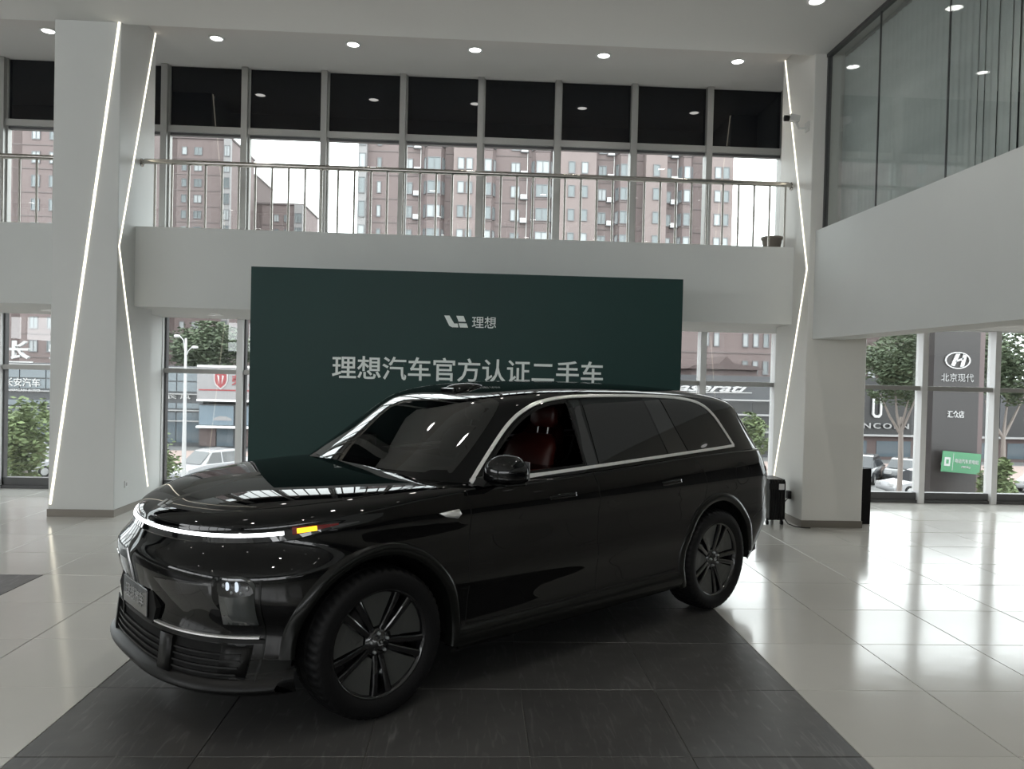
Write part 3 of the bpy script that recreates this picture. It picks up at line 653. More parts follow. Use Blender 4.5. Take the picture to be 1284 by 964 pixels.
gs = MB(); gs.box(0, 1.46, -.04, 0, 0, .76, X['greensign']); gs.box(.40, .415, -.045, -.04, .06, .70, X['letter']); gs.box(.08, .30, -.05, -.04, .22, .54, X['letter']); gs.box(.14, .24, -.055, -.05, .30, .46, X['greensign'])
g_ = gs.build('green_sign', e, (-.78, -.3, 3.0)); g_.rotation_euler = (0, math.radians(4), 0); g_['label'] = 'green charging sign with white writing'
text_fit('sign_lettering', '电动汽车充电站', .48, 1.38, .36, .52, -.045, X['letter'], g_, .01, .0); text_fit('sign_small_lettering', '(慢充)', .74, 1.08, .18, .27, -.045, X['letter'], g_, .01, .0)
b = MB(); b.box(-.6, .5, -.28, 0, 3.2, 3.3, X['wframe']); b.build('bracket', e)
# street lamp
e = empty('street_lamp', (-14.7, 40, GZ)); tag(e, 'white two-armed street lamp outside the left windows', 'street lamp')
b = MB(); b.tube([(0, 0, 0), (0, 0, 7.6)], [.12, .06], X['letter'], 10); b.build('pole', e)
for s, h in ((-1, 7.7), (1, 7.15)):
    b = MB(); b.tube([(0, 0, 6.6), (s * .12, 0, h - .2), (s * .30, 0, h)], .03, X['letter'], 6); b.build('arm', e)
    b = MB(); b.lathe([(0, -.05), (.06, -.04), (.09, .05), (.06, .25), (0, .28)], X['letter'], 10, 'x', (s * .35 - (.2 if s < 0 else 0), 0, h)); b.build('lamp_head', e)

# trees
def leaf_cloud(n, rx, ry, rz, m, s=.16, seed=1):
    rnd = random.Random(seed); b = MB(); k = b.mi(m); b.mats = [m]
    cl = [(rnd.gauss(0, .42), rnd.gauss(0, .42), rnd.gauss(0, .42)) for _ in range(max(14, n // 110))]
    for i in range(n):
        c = rnd.choice(cl); x, y, z = [(c[j] + rnd.gauss(0, .16)) for j in range(3)]
        L = math.sqrt(x * x + y * y + z * z)
        if L > 1.05: x, y, z = x / L, y / L, z / L
        x, y, z = x * rx, y * ry, z * rz; a = rnd.random() * 6.28; t = rnd.uniform(-.7, .9); ss = s * rnd.uniform(.4, .85)
        u = Vector((math.cos(a), math.sin(a), t * .5)) * ss; v = Vector((-math.sin(a) * .6, math.cos(a) * .6, .6)) * ss * .6; p = Vector((x, y, z)); o_ = len(b.v)
        b.v += [tuple(p - u), tuple(p - v), tuple(p + u), tuple(p + v)]; b.f.append((o_, o_ + 1, o_ + 2, o_ + 3)); b.m.append(0); b.sm.append(False)
    return b.mesh('foliage')
def tree(loc, label, hz, rx, rz, trunk, m, n=5200, forks=(), s=.16, seed=1, lime=False, kind='tree'):
    e = empty('tree' if kind == 'tree' else 'shrub', loc); tag(e, label, kind, 'roadside trees' if kind == 'tree' else None)
    b = MB(); b.tube([(0, 0, 0), (.05, 0, trunk * .6), (0, 0, trunk)], [.13, .10, .08], X['bark'], 8)
    if lime: b.tube([(0, 0, 0), (.01, 0, .9)], [.14, .13], X['lime'], 8)
    b.build('trunk', e)
    for fx, fz in forks: b = MB(); b.tube([(0, 0, trunk - .1), (fx * .5, .05, trunk + fz * .4), (fx, 0, trunk + fz)], [.07, .05, .03], X['bark'], 6); b.build('branch', e)
    f_ = link('foliage', leaf_cloud(n, rx, rx, rz, m, s, seed), e, (0, 0, hz)); f_['kind'] = 'stuff'
    return e
tree((-14.1, 25, GZ), 'bushy light green tree outside the far left window', 3.9, .95, 1.75, 2.8, X['leaf'], 3600, seed=2)
tree((-12.5, 31, GZ), 'low leafy green tree between the left column and the white mullion', 2.3, .9, 1.6, 1.5, X['leaf'], 4200, seed=3)
tree((-25.5, 75, GZ), 'broad dark tree crown rising behind the street lamp', 7.9, 4.2, 2.5, 5.5, X['leaf2'], 6500, s=.34, seed=4)
tree((17.9, 31.5, GZ), 'tall street tree with forked pale trunk left of the brown pylon', 6.9, 1.75, 1.75, 4.2, X['leaf2'], 4600, ((-.9, 1.5), (.7, 1.6), (-.3, 1.9), (.3, 1.3)), seed=5, lime=True)
tree((21.3, 30, GZ), 'street tree with whitewashed trunk foot at the far right window', 7.0, 1.7, 1.6, 4.2, X['leaf2'], 4600, ((-.8, 1.4), (.8, 1.6), (.2, 1.9)), seed=6, lime=True)
tree((20.2, 35.5, GZ), 'thin tree partly hidden behind the brown pylon', 6.8, 1.6, 1.9, 4.6, X['leaf2'], 4200, seed=7)
tree((10.8, 30, GZ), 'light green tree crown just right of the car roof', 3.95, .85, .95, 3.0, X['leaf'], 4200, seed=8)
tree((18.35, 26, GZ), 'green bush low at the right foot of the brown pylon', 2.5, .6, 1.3, 1.2, X['leaf'], 3800, seed=9, kind='shrub')

# parked cars
def parked_car(loc, rz, label, m, suv=False):
    e = empty('parked_car', loc, rz); tag(e, label, 'car', 'parked cars outside')
    top = 1.68 if suv else 1.42; sh = 1.0 if suv else .88
    low_ = [(-2.2, .28), (-2.28, .5), (-2.22, sh - .22), (-1.15, sh - .02), (1.75, sh), (2.2, sh - .06), (2.26, .5), (2.18, .28)]
    def loft(poly, ws, mm, inset=.0):
        b = MB(); c = np.mean(poly, 0); rows = []
        for wy, sc in ws: rows.append([(c[0] + (p[0] - c[0]) * sc, wy, c[1] + (p[1] - c[1]) * sc) for p in poly])
        b.grid(rows, mm, True, True); b.add(rows[0], [tuple(range(len(poly)))], mm); b.add(rows[-1], [tuple(range(len(poly)))[::-1]], mm); return b
    loft(low_, [(-.90, .94), (-.88, .985), (-.80, 1), (.80, 1), (.88, .985), (.90, .94)], m).build('body', e)
    cabp = [(-1.25, sh - .06), (-.45, top - .06), (-.1, top), (1.0, top), (1.35, top - .08), (1.95 if suv else 1.85, sh - .02)]
    b = MB(); rows = []
    for wy in (-1, 1): rows.append([(p[0], wy * (.82 - (p[1] - sh + .06) * .28), p[1]) for p in cabp])
    b.grid(rows, m, True, False); b.add(rows[0], [tuple(range(6))], m); b.add(rows[1], [tuple(range(6))[::-1]], m); b.build('cabin', e)
    b = MB()
    for s in (-1, 1):
        for x0, x1, t0, t1 in ((-.92, .12, -.42, .12), (.2, 1.45, .2, 1.12)):
            yb_, yt_ = s * (.822 - .06 * .28 + .004), s * (.822 - (top - .16 - sh + .06) * .28 + .004)
            b.add([(x0, yb_, sh + .0), (x1, yb_, sh + .0), (t1, yt_, top - .12), (t0, yt_, top - .12)], [(0, 1, 2, 3)], X['cglass'])
    b.build('side_windows', e)
    b = MB(); b.add([(-1.22, -.72, sh - .02), (-1.22, .72, sh - .02), (-.52, .62, top - .10), (-.52, -.62, top - .10)], [(0, 1, 2, 3)], X['cglass'])
    v_ = [Vector(q) + Vector((-.02, 0, .02)) for q in b.v]; b.v = [tuple(q) for q in v_]; b.build('windscreen', e)
    for x in (-1.35, 1.35):
        for s in (-1, 1):
            w = MB(); w.lathe([(0, -.1), (.2, -.1), (.22, -.09), (.32, -.09), (.33, 0), (.32, .09), (.22, .09), (0, .09)], M['rubber'], 20, 'y', (x, s * .83, .33)); wo_ = w.build('wheel', e)
            h = MB(); h.lathe([(0, -.115 if s < 0 else .115), (.2, -.105 if s < 0 else .105)], X['silver'], 14, 'y', (x, s * .83, .33)); h.build('hubcap', wo_)
    for s in (-1, 1): b = MB(); b.box(-2.29, -2.2, s * .55 - .2, s * .55 + .2, .6, .72, X['letter']); b.build('headlamp', e)
    return e
for x, y, r, lb, mm, sv in ((-14.3, 42.8, 1.0, 'white off-roader parked outside, right of the street lamp', 'white_paint', True), (-12.1, 47.4, .9, 'white car parked next to the white off-roader', 'white_paint', False), (-19.5, 43, 1.1, 'pale car parked behind the left trees', 'white_paint', False),
                            (-24.5, 42, .9, 'white car glimpsed under the tree at the far left', 'white_paint', False), (-27, 46.5, 1.2, 'silver car parked at the far left behind the tree', 'silver_paint', True), (-22.5, 47, 1.1, 'dark car parked beyond the white one at the far left', 'black_paint', False),
                            (24.9, 41.5, .1, 'white estate car parked outside left of the pylon', 'white_paint', False), (24.3, 46.8, .9, 'dark off-roader parked behind the white estate car', 'black_paint', True), (27.3, 47.5, .9, 'black saloon parked left of the pylon base', 'black_paint', False),
                            (30.2, 46, 1.0, 'silver saloon parked behind the pylon', 'silver_paint', False), (33.8, 44.0, .7, 'white saloon parked right of the pylon', 'white_paint', False), (36.5, 41, .5, 'dark saloon parked at the far right window', 'black_paint', False), (14, 44, .9, 'pale saloon parked outside behind the black car tail', 'silver_paint', False)):
    parked_car((x, y, GZ), r, lb, X[mm], sv)

# ------------------------------------------------------------------ the car (x from nose to tail, near side is -y)
def itp(xs, ys):
    xs = np.array(xs, float); ys = np.array(ys, float); h = np.diff(xs); dl = np.diff(ys) / h
    m = np.zeros_like(ys); m[0] = dl[0]; m[-1] = dl[-1]
    for i in range(1, len(xs) - 1):
        m[i] = 0 if dl[i - 1] * dl[i] <= 0 else (dl[i - 1] * dl[i] * (h[i - 1] + h[i]) * 1.0) / (dl[i - 1] * h[i - 1] + dl[i] * h[i]) if False else (dl[i - 1] * h[i] + dl[i] * h[i - 1]) / (h[i - 1] + h[i])
        lim = 3 * min(abs(dl[i - 1]), abs(dl[i])); 
        if dl[i - 1] * dl[i] > 0: m[i] = math.copysign(min(abs(m[i]), lim), m[i])
    def f(x):
        x = np.clip(np.asarray(x, float), xs[0], xs[-1]); i = np.clip(np.searchsorted(xs, x, side='right') - 1, 0, len(h) - 1)
        t = (x - xs[i]) / h[i]; t2 = t * t; t3 = t2 * t
        return ys[i] * (2 * t3 - 3 * t2 + 1) + h[i] * m[i] * (t3 - 2 * t2 + t) + ys[i + 1] * (-2 * t3 + 3 * t2) + h[i] * m[i + 1] * (t3 - t2)
    return f
nose_x = itp([.22, .30, .42, .55, .70, .80, .88, .94, 1.0, 1.3], [.05, .02, .028, .034, .004, -.014, .026, .052, .075, .10])
nose_m = itp([.22, .50, .75, .95, 1.3], [2.9, 2.7, 2.6, 2.1, 2.07])
tail_x = itp([.25, .40, .55, .70, .95, 1.05, 1.25], [4.66, 4.85, 4.97, 5.02, 5.01, 4.985, 4.93])
LF, LR, MR = .95, .55, 2.5
W_x = itp([0, .95, 1.6, 2.6, 3.6, 4.2, 5.1], [.972, .974, .982, .988, .986, .980, .97])
W_z = itp([.22, .28, .34, .42, .52, .62, .76, .88, .965, .985, 1.06, 1.13, 1.19, 1.3], [-.03, -.004, -.008, -.016, -.014, -.002, -.012, -.014, -.003, .0, -.012, -.030, -.052, -.075])
zt_x = itp([0, .12, .3, .6, 1.0, 1.45, 2.5, 4.2, 5.1], [.972, .98, .995, 1.035, 1.08, 1.115, 1.142, 1.192, 1.17])
H_x = itp([0, .4, .9, 1.3, 1.7, 5.1], [.125, .125, .105, .085, .04, .035])
zb_x = itp([0, .5, 1.6, 3.4, 4.4, 5.1], [.235, .235, .25, .265, .30, .36])
def width(x, z): return W_x(x) + W_z(z)
def ring_pt(u, z, rho=1.):
    """u 0..1 nose to wheel, 1..2 along the side, 2..3 rear corner; returns x, y(half)"""
    u = np.asarray(u, float); xn, mn, xt = nose_x(z), nose_m(z), tail_x(z)
    ph = np.clip(u, 0, 1) * PI / 2; pr = np.clip(u - 2, 0, 1) * PI / 2
    xf = xn + LF - rho * LF * np.cos(ph) ** (2 / mn); x2 = xt - LR
    x = np.where(u < 1, xf, np.where(u < 2, xn + LF + (x2 - xn - LF) * (u - 1), x2 + rho * LR * np.sin(pr) ** (2 / MR)))
    yy = np.where(u < 1, np.sin(ph) ** (2 / mn), np.where(u < 2, 1., np.cos(pr) ** (2 / MR)))
    return x, rho * yy * width(x, z)
def side_y(x, z):
    """outer half width of the lower body at x, z"""
    x = np.asarray(x, float); xn, mn, xt = nose_x(z), nose_m(z), tail_x(z)
    tf = np.clip((xn + LF - x) / LF, 0, 1); tr = np.clip((x - xt + LR) / LR, 0, 1)
    return width(x, z) * (1 - tf ** mn) ** (1 / mn) * (1 - tr ** MR) ** (1 / MR)
def front_x(y, z):
    t = np.clip(np.abs(y) / width(.4, z), 0, .9999); mn = nose_m(z)
    return nose_x(z) + LF * (1 - (1 - t ** mn) ** (1 / mn))
def rear_x(y, z):
    t = np.clip(np.abs(y) / width(4.8, z), 0, .9999)
    return tail_x(z) - LR * (1 - (1 - t ** MR) ** (1 / MR))
def deck_z(x, y):
    z = zt_x(x); xn = nose_x(1.); xt = tail_x(1.); w = width(x, 1.); mn = nose_m(1.)
    tf = np.maximum((xn + LF - x) / LF, 0); tr = np.maximum((x - xt + LR) / LR, 0); yy = np.abs(y) / w
    rho = np.where(tf > 0, (tf ** mn + yy ** mn) ** (1 / mn), np.where(tr > 0, (tr ** MR + yy ** MR) ** (1 / MR), yy))
    return z + H_x(x) * (1 - np.clip(rho, 0, 1) ** 2.3) ** (1 / 2.3)
WH = [(.92, .386), (3.925, .386)]; RA = .455

def sym_rows(fn, us, NS):
    rows = []
    for k in range(NS):
        x, y, z = fn(us, k)
        rows.append([(a, -b, c) for a, b, c in zip(x, y, z)] + [(a, b, c) for a, b, c in zip(x[::-1], y[::-1], z[::-1])])
    return rows
def body_shell():
    us = np.concatenate([np.linspace(0, 1, 60) ** .9, 1 + np.linspace(0, 1, 150)[1:], 2 + np.linspace(0, 1, 40)[1:]])
    NV = 60
    def low(us, k):
        t = k / (NV - 1); z = np.full_like(us, .6)
        for _ in range(4):
            x, y = ring_pt(us, z); z = zb_x(x) + (zt_x(x) - zb_x(x)) * t
        x, y = ring_pt(us, z); return x, y, z
    rows = sym_rows(low, us, NV)
    rh = np.sin(np.linspace(PI / 2, 0, 34)) [1:]
    def top(us, k):
        r = rh[k]; x, y = ring_pt(us, np.full_like(us, 1.0)); z = zt_x(x)
        for _ in range(3): x, y = ring_pt(us, z, r); z = zt_x(x)
        return x, y, z + H_x(x) * (1 - r ** 2.3) ** (1 / 2.3)
    rows += sym_rows(top, us, len(rh))
    R, Cn = len(rows), len(rows[0]); vs = [p for r in rows for p in r]; fs = []
    for i in range(R - 1):
        for j in range(Cn):
            j2 = (j + 1) % Cn; q = (i * Cn + j, i * Cn + j2, (i + 1) * Cn + j2, (i + 1) * Cn + j)
            c = [sum(vs[a][n] for a in q) / 4 for n in range(3)]
            if abs(c[1]) > .55 and any((c[0] - wx) ** 2 + (c[2] - wz) ** 2 < RA ** 2 for wx, wz in WH): continue
            fs.append(q)
    b = MB(); b.add(vs, fs, M['paint'], True)
    return b
# greenhouse
CX, GN = 3.1, 5.6
def bl(x): return 1.165 + .012 * (x - 1.5)
def rf(x): return 1.724 - .028 * (x - 3.0) ** 2 - .012 * np.maximum(x - 3.6, 0) ** 2
def cap(q): return (1 - np.clip(q, 0, 1) ** 16) ** .5
def gb(q): return (.915 - .185 * q) * cap(q)
def gf(q): return (1.85 - .765 * q) * cap(q)
def gr(q): return (1.81 - .25 * q) * cap(q)
def gh_ring(th, q):
    """th 0..pi : nose to tail round the near side"""
    c, s = np.cos(th), np.sin(th)
    a = np.where(c > 0, gf(q), gr(q))
    x = CX - a * np.sign(c) * np.abs(c) ** (2 / GN); y = gb(q) * np.abs(s) ** (2 / GN)
    return x, y, bl(x) + (rf(x) - bl(x)) * q
def gh_y(x, z):
    q = (z - bl(x)) / (rf(x) - bl(x)); a = np.where(x < CX, gf(q), gr(q))
    return gb(q) * (1 - np.clip(np.abs((x - CX) / np.maximum(a, 1e-6)), 0, 1) ** GN) ** (1 / GN)
def gh_fx(y, z):
    x = np.full_like(np.asarray(z, float), 1.7)
    for _ in range(25):
        q = np.clip((z - bl(x)) / (rf(x) - bl(x)), -.2, .9999)
        x = .5 * x + .5 * (CX - gf(q) * (1 - np.clip(np.abs(y) / np.maximum(gb(q), 1e-6), 0, .99999) ** GN) ** (1 / GN))
    return x
def gh_rx(y, z):
    x = np.full_like(np.asarray(z, float), 4.7)
    for _ in range(25):
        q = np.clip((z - bl(x)) / (rf(x) - bl(x)), -.2, .9999)
        x = .5 * x + .5 * (CX + gr(q) * (1 - np.clip(np.abs(y) / np.maximum(gb(q), 1e-6), 0, .99999) ** GN) ** (1 / GN))
    return x
def gh_z(x, y):
    lo = np.zeros_like(np.asarray(x, float)); hi = np.ones_like(lo)
    for _ in range(30):
        q = (lo + hi) / 2; a = np.where(x < CX, gf(q), gr(q))
        ins = (np.abs((x - CX) / np.maximum(a, 1e-6)) ** GN + np.abs(y / np.maximum(gb(q), 1e-6)) ** GN) < 1
        lo = np.where(ins, q, lo); hi = np.where(ins, hi, q)
    return bl(x) + (rf(x) - bl(x)) * lo
def smooth_poly(pts, n=8, closed=True):
    """Catmull-Rom through points; points given with a third value 1 stay sharp"""
    P = [np.array(p[:2], float) for p in pts]; sh = [len(p) > 2 for p in pts]; N = len(P); out = []
    for i in range(N if closed else N - 1):
        p0, p1, p2, p3 = P[(i - 1) % N], P[i], P[(i + 1) % N], P[(i + 2) % N]
        if sh[i] or (not closed and i == 0): p0 = p1 - (p2 - p1)
        if sh[(i + 1) % N] or (not closed and i == N - 2): p3 = p2 + (p2 - p1)
        for k in range(n):
            t = k / n; out.append(.5 * ((2 * p1) + (-p0 + p2) * t + (2 * p0 - 5 * p1 + 4 * p2 - p3) * t * t + (-p0 + 3 * p1 - 3 * p2 + p3) * t ** 3))
    if not closed: out.append(P[-1])
    return out
def inside(poly, x, y):
    c = False; n = len(poly); j = n - 1
    for i in range(n):
        xi, yi = poly[i][0], poly[i][1]; xj, yj = poly[j][0], poly[j][1]
        if (yi > y) != (yj > y) and x < (xj - xi) * (y - yi) / (yj - yi) + xi: c = not c
        j = i
    return c
def shrink(poly, d):
    c = np.mean(np.array([p[:2] for p in poly]), 0); out = []; n = len(poly)
    area = sum(poly[i][0] * poly[(i + 1) % n][1] - poly[(i + 1) % n][0] * poly[i][1] for i in range(n)); s = 1 if area > 0 else -1
    for i in range(n):
        a = np.array(poly[i - 1][:2]); b_ = np.array(poly[(i + 1) % n][:2]); t = b_ - a; t = t / (np.linalg.norm(t) + 1e-9)
        out.append(np.array(poly[i][:2]) + s * d * np.array([-t[1], t[0]]))
    return out
def patch(name, poly, f, step, m, off=.002, holes=(), parent=None, thick=0.):
    """a fitted panel: polygon (with holes) in a chart, laid on the surface f(u, v) -> (x, y, z)"""
    pts = [Vector((float(p[0]), float(p[1]))) for p in poly]; edges = [(i, (i + 1) % len(pts)) for i in range(len(pts))]
    for h in holes:
        o = len(pts); pts += [Vector((float(p[0]), float(p[1]))) for p in h]; edges += [(o + i, o + (i + 1) % len(h)) for i in range(len(h))]
    us = [p[0] for p in poly]; vs_ = [p[1] for p in poly]
    nu = max(2, int((max(us) - min(us)) / step)); nv = max(2, int((max(vs_) - min(vs_)) / step))
    for i in range(1, nu):
        for j in range(1, nv):
            u = min(us) + (max(us) - min(us)) * i / nu; v = min(vs_) + (max(vs_) - min(vs_)) * j / nv
            if inside(poly, u, v) and not any(inside(h, u, v) for h in holes): pts.append(Vector((float(u), float(v))))
    vv, ee, ff, *_ = delaunay_2d_cdt(pts, edges, [], 0, 1e-5)
    U = np.array([[p.x, p.y] for p in vv]); e = 1e-3
    def F(a): return np.stack(f(a[:, 0], a[:, 1]), -1)
    P = F(U); du = F(U + [e, 0]) - F(U - [e, 0]); dv = F(U + [0, e]) - F(U - [0, e]); N = np.cross(du, dv)
    N /= np.linalg.norm(N, axis=1)[:, None] + 1e-12
    cen = np.array([2.6, 0, .7]); sgn = np.sign(((P - cen) * N).sum(1)); N *= sgn[:, None]
    keep = []
    for t in ff:
        c = U[list(t)].mean(0)
        if inside(poly, c[0], c[1]) and not any(inside(h, c[0], c[1]) for h in holes): keep.append(tuple(t))
    A = P + N * off; b = MB()
    tri0 = keep[0]; nn = np.cross(A[tri0[1]] - A[tri0[0]], A[tri0[2]] - A[tri0[0]])
    if nn @ N[tri0[0]] < 0: keep = [t[::-1] for t in keep]
    b.add([tuple(a) for a in A], keep, m, True); NN = [tuple(x) for x in N]
    if thick:
        from collections import Counter
        ec = Counter(); 
        for t in keep:
            for i in range(3): ec[(t[i], t[(i + 1) % 3])] += 1
        o = len(b.v); B = P + N * (off - thick); b.v += [tuple(x) for x in B]; mi = b.mi(m); NN += [tuple(x) for x in N]
        for (i, j) in list(ec):
            if (j, i) not in ec: b.f.append((j, i, i + o, j + o)); b.m.append(mi); b.sm.append(False)
    me = bpy.data.meshes.new(name); me.from_pydata(b.v, [], b.f)
    for q in b.mats: me.materials.append(q)
    me.polygons.foreach_set('material_index', b.m); me.polygons.foreach_set('use_smooth', b.sm); me.update()
    if not thick: me.normals_split_custom_set_from_vertices(NN)
    return link(name, me, parent)
def near(fy): return lambda x, z: (x, -fy(x, z), z)
def far(fy): return lambda x, z: (x, fy(x, z), z)
def on_curve(fn, pts):
    U = np.array([p[:2] for p in pts], float); P = np.stack(fn(U[:, 0], U[:, 1]), -1); e = 1e-3
    du = np.stack(fn(U[:, 0] + e, U[:, 1]), -1) - np.stack(fn(U[:, 0] - e, U[:, 1]), -1); dv = np.stack(fn(U[:, 0], U[:, 1] + e), -1) - np.stack(fn(U[:, 0], U[:, 1] - e), -1)
    N = np.cross(du, dv); N /= np.linalg.norm(N, axis=1)[:, None] + 1e-12; s = np.sign(((P - np.array([2.6, 0, .7])) * N).sum(1)); N *= s[:, None]
    return [Vector(p) for p in P], [Vector(q) for q in N]
def band(name, fn, pts, h, t, m, parent):
    P, N = on_curve(fn, pts); b = MB(); b.ribbon(P, N, h, t, m); return b.build(name, parent)

HD = math.radians(38.99)
car = empty('car', (-1.761, 4.103, 0), HD)
tag(car, 'glossy black three-row SUV with lit front light bar, parked on the charcoal floor', 'car')

# window polygons (side view x, z)
FW = smooth_poly([(1.62, 1.165, 1), (1.78, 1.315), (1.965, 1.462), (2.10, 1.540), (2.24, 1.588), (2.435, 1.612, 1), (2.455, 1.40), (2.47, 1.192, 1)], 6)
RW = smooth_poly([(2.60, 1.198, 1), (2.585, 1.42), (2.565, 1.618, 1), (2.9, 1.626), (3.20, 1.622, 1), (3.27, 1.42), (3.34, 1.224, 1)], 6)
QW = smooth_poly([(3.60, 1.232, 1), (3.50, 1.43), (3.42, 1.616, 1), (3.66, 1.603), (3.86, 1.570), (4.0, 1.50), (4.10, 1.38), (4.185, 1.252, 1)], 6)
DLO = smooth_poly([(1.56, 1.150, 1), (1.74, 1.308), (1.925, 1.462), (2.07, 1.550), (2.23, 1.604), (2.50, 1.634), (3.0, 1.640), (3.45, 1.632), (3.72, 1.615), (3.92, 1.575), (4.06, 1.49), (4.16, 1.36), (4.235, 1.243, 1)], 7)
gside, gfar, gfront = near(gh_y), far(gh_y), (lambda y, z: (gh_fx(y, z), y, z))
WS = smooth_poly([(-.78, 1.20, 1), (0, 1.185), (.78, 1.20, 1), (.73, 1.36), (.655, 1.55), (.58, 1.605), (.40, 1.622), (0, 1.628), (-.40, 1.622), (-.58, 1.605), (-.655, 1.55), (-.73, 1.36)], 6)

body = body_shell().build('body', car)
def greenhouse():
    ths = []
    for a, c, n in ((0, .5, 70), (.5, 1, 60)): ths += list(np.linspace(a, c, n, endpoint=False) * PI)
    ths.append(PI); th = np.array(ths)
    # even spacing of the superellipse near its corners
    tt = np.linspace(0, PI, 2400); x, y, z = gh_ring(tt, .3); L = np.concatenate([[0], np.cumsum(np.hypot(np.diff(x), np.diff(y)))]); th = np.interp(np.linspace(0, L[-1], 230), L, tt)
    qs = np.concatenate([np.linspace(-.12, .8, 46), 1 - (1 - np.linspace(.8, 1, 46)[1:]) ** 1.6 / (.2 ** .6)]); qs[-1] = .99999
    rows = []
    for q in qs:
        x, y, z = gh_ring(th, q); rows.append([(a, -b_, c) for a, b_, c in zip(x, y, z)] + [(a, b_, c) for a, b_, c in zip(x[::-1], y[::-1], z[::-1])][1:-1])
    Cn = len(rows[0]); vs = [p for r in rows for p in r]; fs = []
    fwp = shrink(FW, .012); wsp = shrink(WS, .02)
    for i in range(len(rows) - 1):
        for j in range(Cn):
            j2 = (j + 1) % Cn; q = (i * Cn + j, i * Cn + j2, (i + 1) * Cn + j2, (i + 1) * Cn + j)
            c = [sum(vs[a][n] for a in q) / 4 for n in range(3)]
            if c[0] < 2.6 and abs(c[1]) > .5 and inside(fwp, c[0], c[2]) and not (abs(c[1]) < .66): continue
            if c[0] < 2.3 and inside(wsp, c[1], c[2]) and c[2] < 1.63: continue
            fs.append(q)
    b = MB(); b.add(vs, fs, M['paint'], True); return b
gh = greenhouse().build('cabin_shell', car)

# windscreen with black band round it
wsin = smooth_poly([(-.735, 1.235), (0, 1.225), (.735, 1.235), (.685, 1.37), (.61, 1.53), (.54, 1.575), (.38, 1.592), (0, 1.598), (-.38, 1.592), (-.54, 1.575), (-.61, 1.53), (-.685, 1.37)], 6)
w = patch('windscreen', WS, gfront, .05, M['carglass'], .003, (), car); w['label'] = 'curved dark windscreen'
patch('screen_border', WS, gfront, .05, M['privacy'], .0015, (wsin,), w)
# side glass
for fn, sgn in ((gside, 'n'), (gfar, 'f')):
    if sgn == 'f': patch('front_window', shrink(FW, .0), fn, .05, M['clearglass'], .001, (), car)   # the near one is wound down
    patch('window_seal', FW, fn, .05, M['matte'], .002, (shrink(FW, .016),), car)
    p_ = patch('rear_window', RW, fn, .04, M['privacy'], .003, (), car)
    p_ = patch('quarter_window', QW, fn, .04, M['privacy'], .003, (), car)
    patch('pillar_cover', [(2.485, 1.192), (2.585, 1.196), (2.55, 1.619), (2.452, 1.612)], fn, .04, M['lens'], .0035, (), car)
    patch('pillar_cover', [(3.355, 1.224), (3.585, 1.231), (3.408, 1.616), (3.215, 1.621)], fn, .04, M['lens'], .0035, (), car)
    P_, N_ = on_curve(fn, [tuple(q) for q in DLO + DLO[:1]])
    nU = len(DLO) - 7
    b = MB(); b.ribbon(P_[:nU + 1], N_[:nU + 1], [.024 + .004 * math.sin(PI * i / nU) for i in range(nU + 1)], .006, M['chrome']); cs = b.build('chrome_surround', car); cs['label'] = 'satin chrome window surround'
    low = [(1.56 + (4.235 - 1.56) * t, 1.150 + (1.243 - 1.150) * t) for t in np.linspace(0, 1, 40)]
    P_, N_ = on_curve(fn, low); b = MB(); b.ribbon(P_, N_, [.052 - .028 * min(1, i / 8) for i in range(40)], .006, M['chrome']); b.build('chrome_waistline', car)
# rear screen and spoiler
rscr = patch('rear_screen', smooth_poly([(-.72, 1.25), (0, 1.24), (.72, 1.25), (.62, 1.56), (0, 1.575), (-.62, 1.56)], 6), lambda y, z: (gh_rx(y, z), y, z), .05, M['privacy'], .003, (), car)
sp = MB(); rws = []
for i in range(25):
    y = -.58 + 1.16 * i / 24; e_ = 1 - abs(y / .66) ** 4; z0 = float(gh_z(np.array([4.36]), np.array([y]))[0]) + .002
    rws.append([(4.36, y, z0 - .014), (4.36, y, z0), (4.50, y, z0 - .020), (4.56 + .03 * e_, y, z0 - .038), (4.56 + .03 * e_, y, z0 - .055), (4.50, y, z0 - .065), (4.38, y, z0 - .05)])
sp.grid(rws, M['paint'], True); sp.add(rws[0], [tuple(range(7))], M['paint']); sp.add(rws[-1], [tuple(range(7))[::-1]], M['paint']); sp.build('roof_spoiler', car)
# roof lidar pod
b = MB(); rws = []
for x_, w_, h_ in ((2.03, .06, .002), (2.05, .10, .035), (2.10, .11, .045), (2.17, .10, .035), (2.25, .08, .012), (2.32, .04, .0)):
    z0 = 1.632 + min(.062, (x_ - 2.02) * .28)
    rws.append([(x_, w_ * math.cos(a), z0 - .02 + (h_ + .02) * math.sin(a) ** .6) for a in np.linspace(0, PI, 13)])
b.grid(rws, M['paint'], False, True); b.add(rws[0], [tuple(range(13))], M['lens']); lid = b.build('roof_sensor', car)
b = MB(); b.box(2.02, 2.052, -.075, .075, 1.634, 1.668, M['lens']); bevel(b.build('sensor_window', lid), .008)

# floor pan, wheel housings
b = MB(); b.box(.35, 4.75, -.60, .60, .24, .30, M['matte']); b.box(1.42, 3.42, -.93, .93, .25, .30, M['matte']); b.build('underbody', car)
for wx, wz in WH:
    for s in (-1, 1):
        b = MB(); rws = []
        for a in np.linspace(-.12, PI + .12, 33):
            x_, z_ = wx + .462 * math.cos(a), wz + .462 * math.sin(a); rws.append([(x_, s * .52, z_), (x_, s * float(min(.96, side_y(x_, max(.3, z_)) - .008)), z_)])
        b.grid(rws, M['matte'], False, True); o_ = len(b.v)
        b.add([(r[0][0], s * .52, r[0][2]) for r in rws], [tuple(range(33))], M['matte']); b.build('wheel_housing', car, recalc=False)

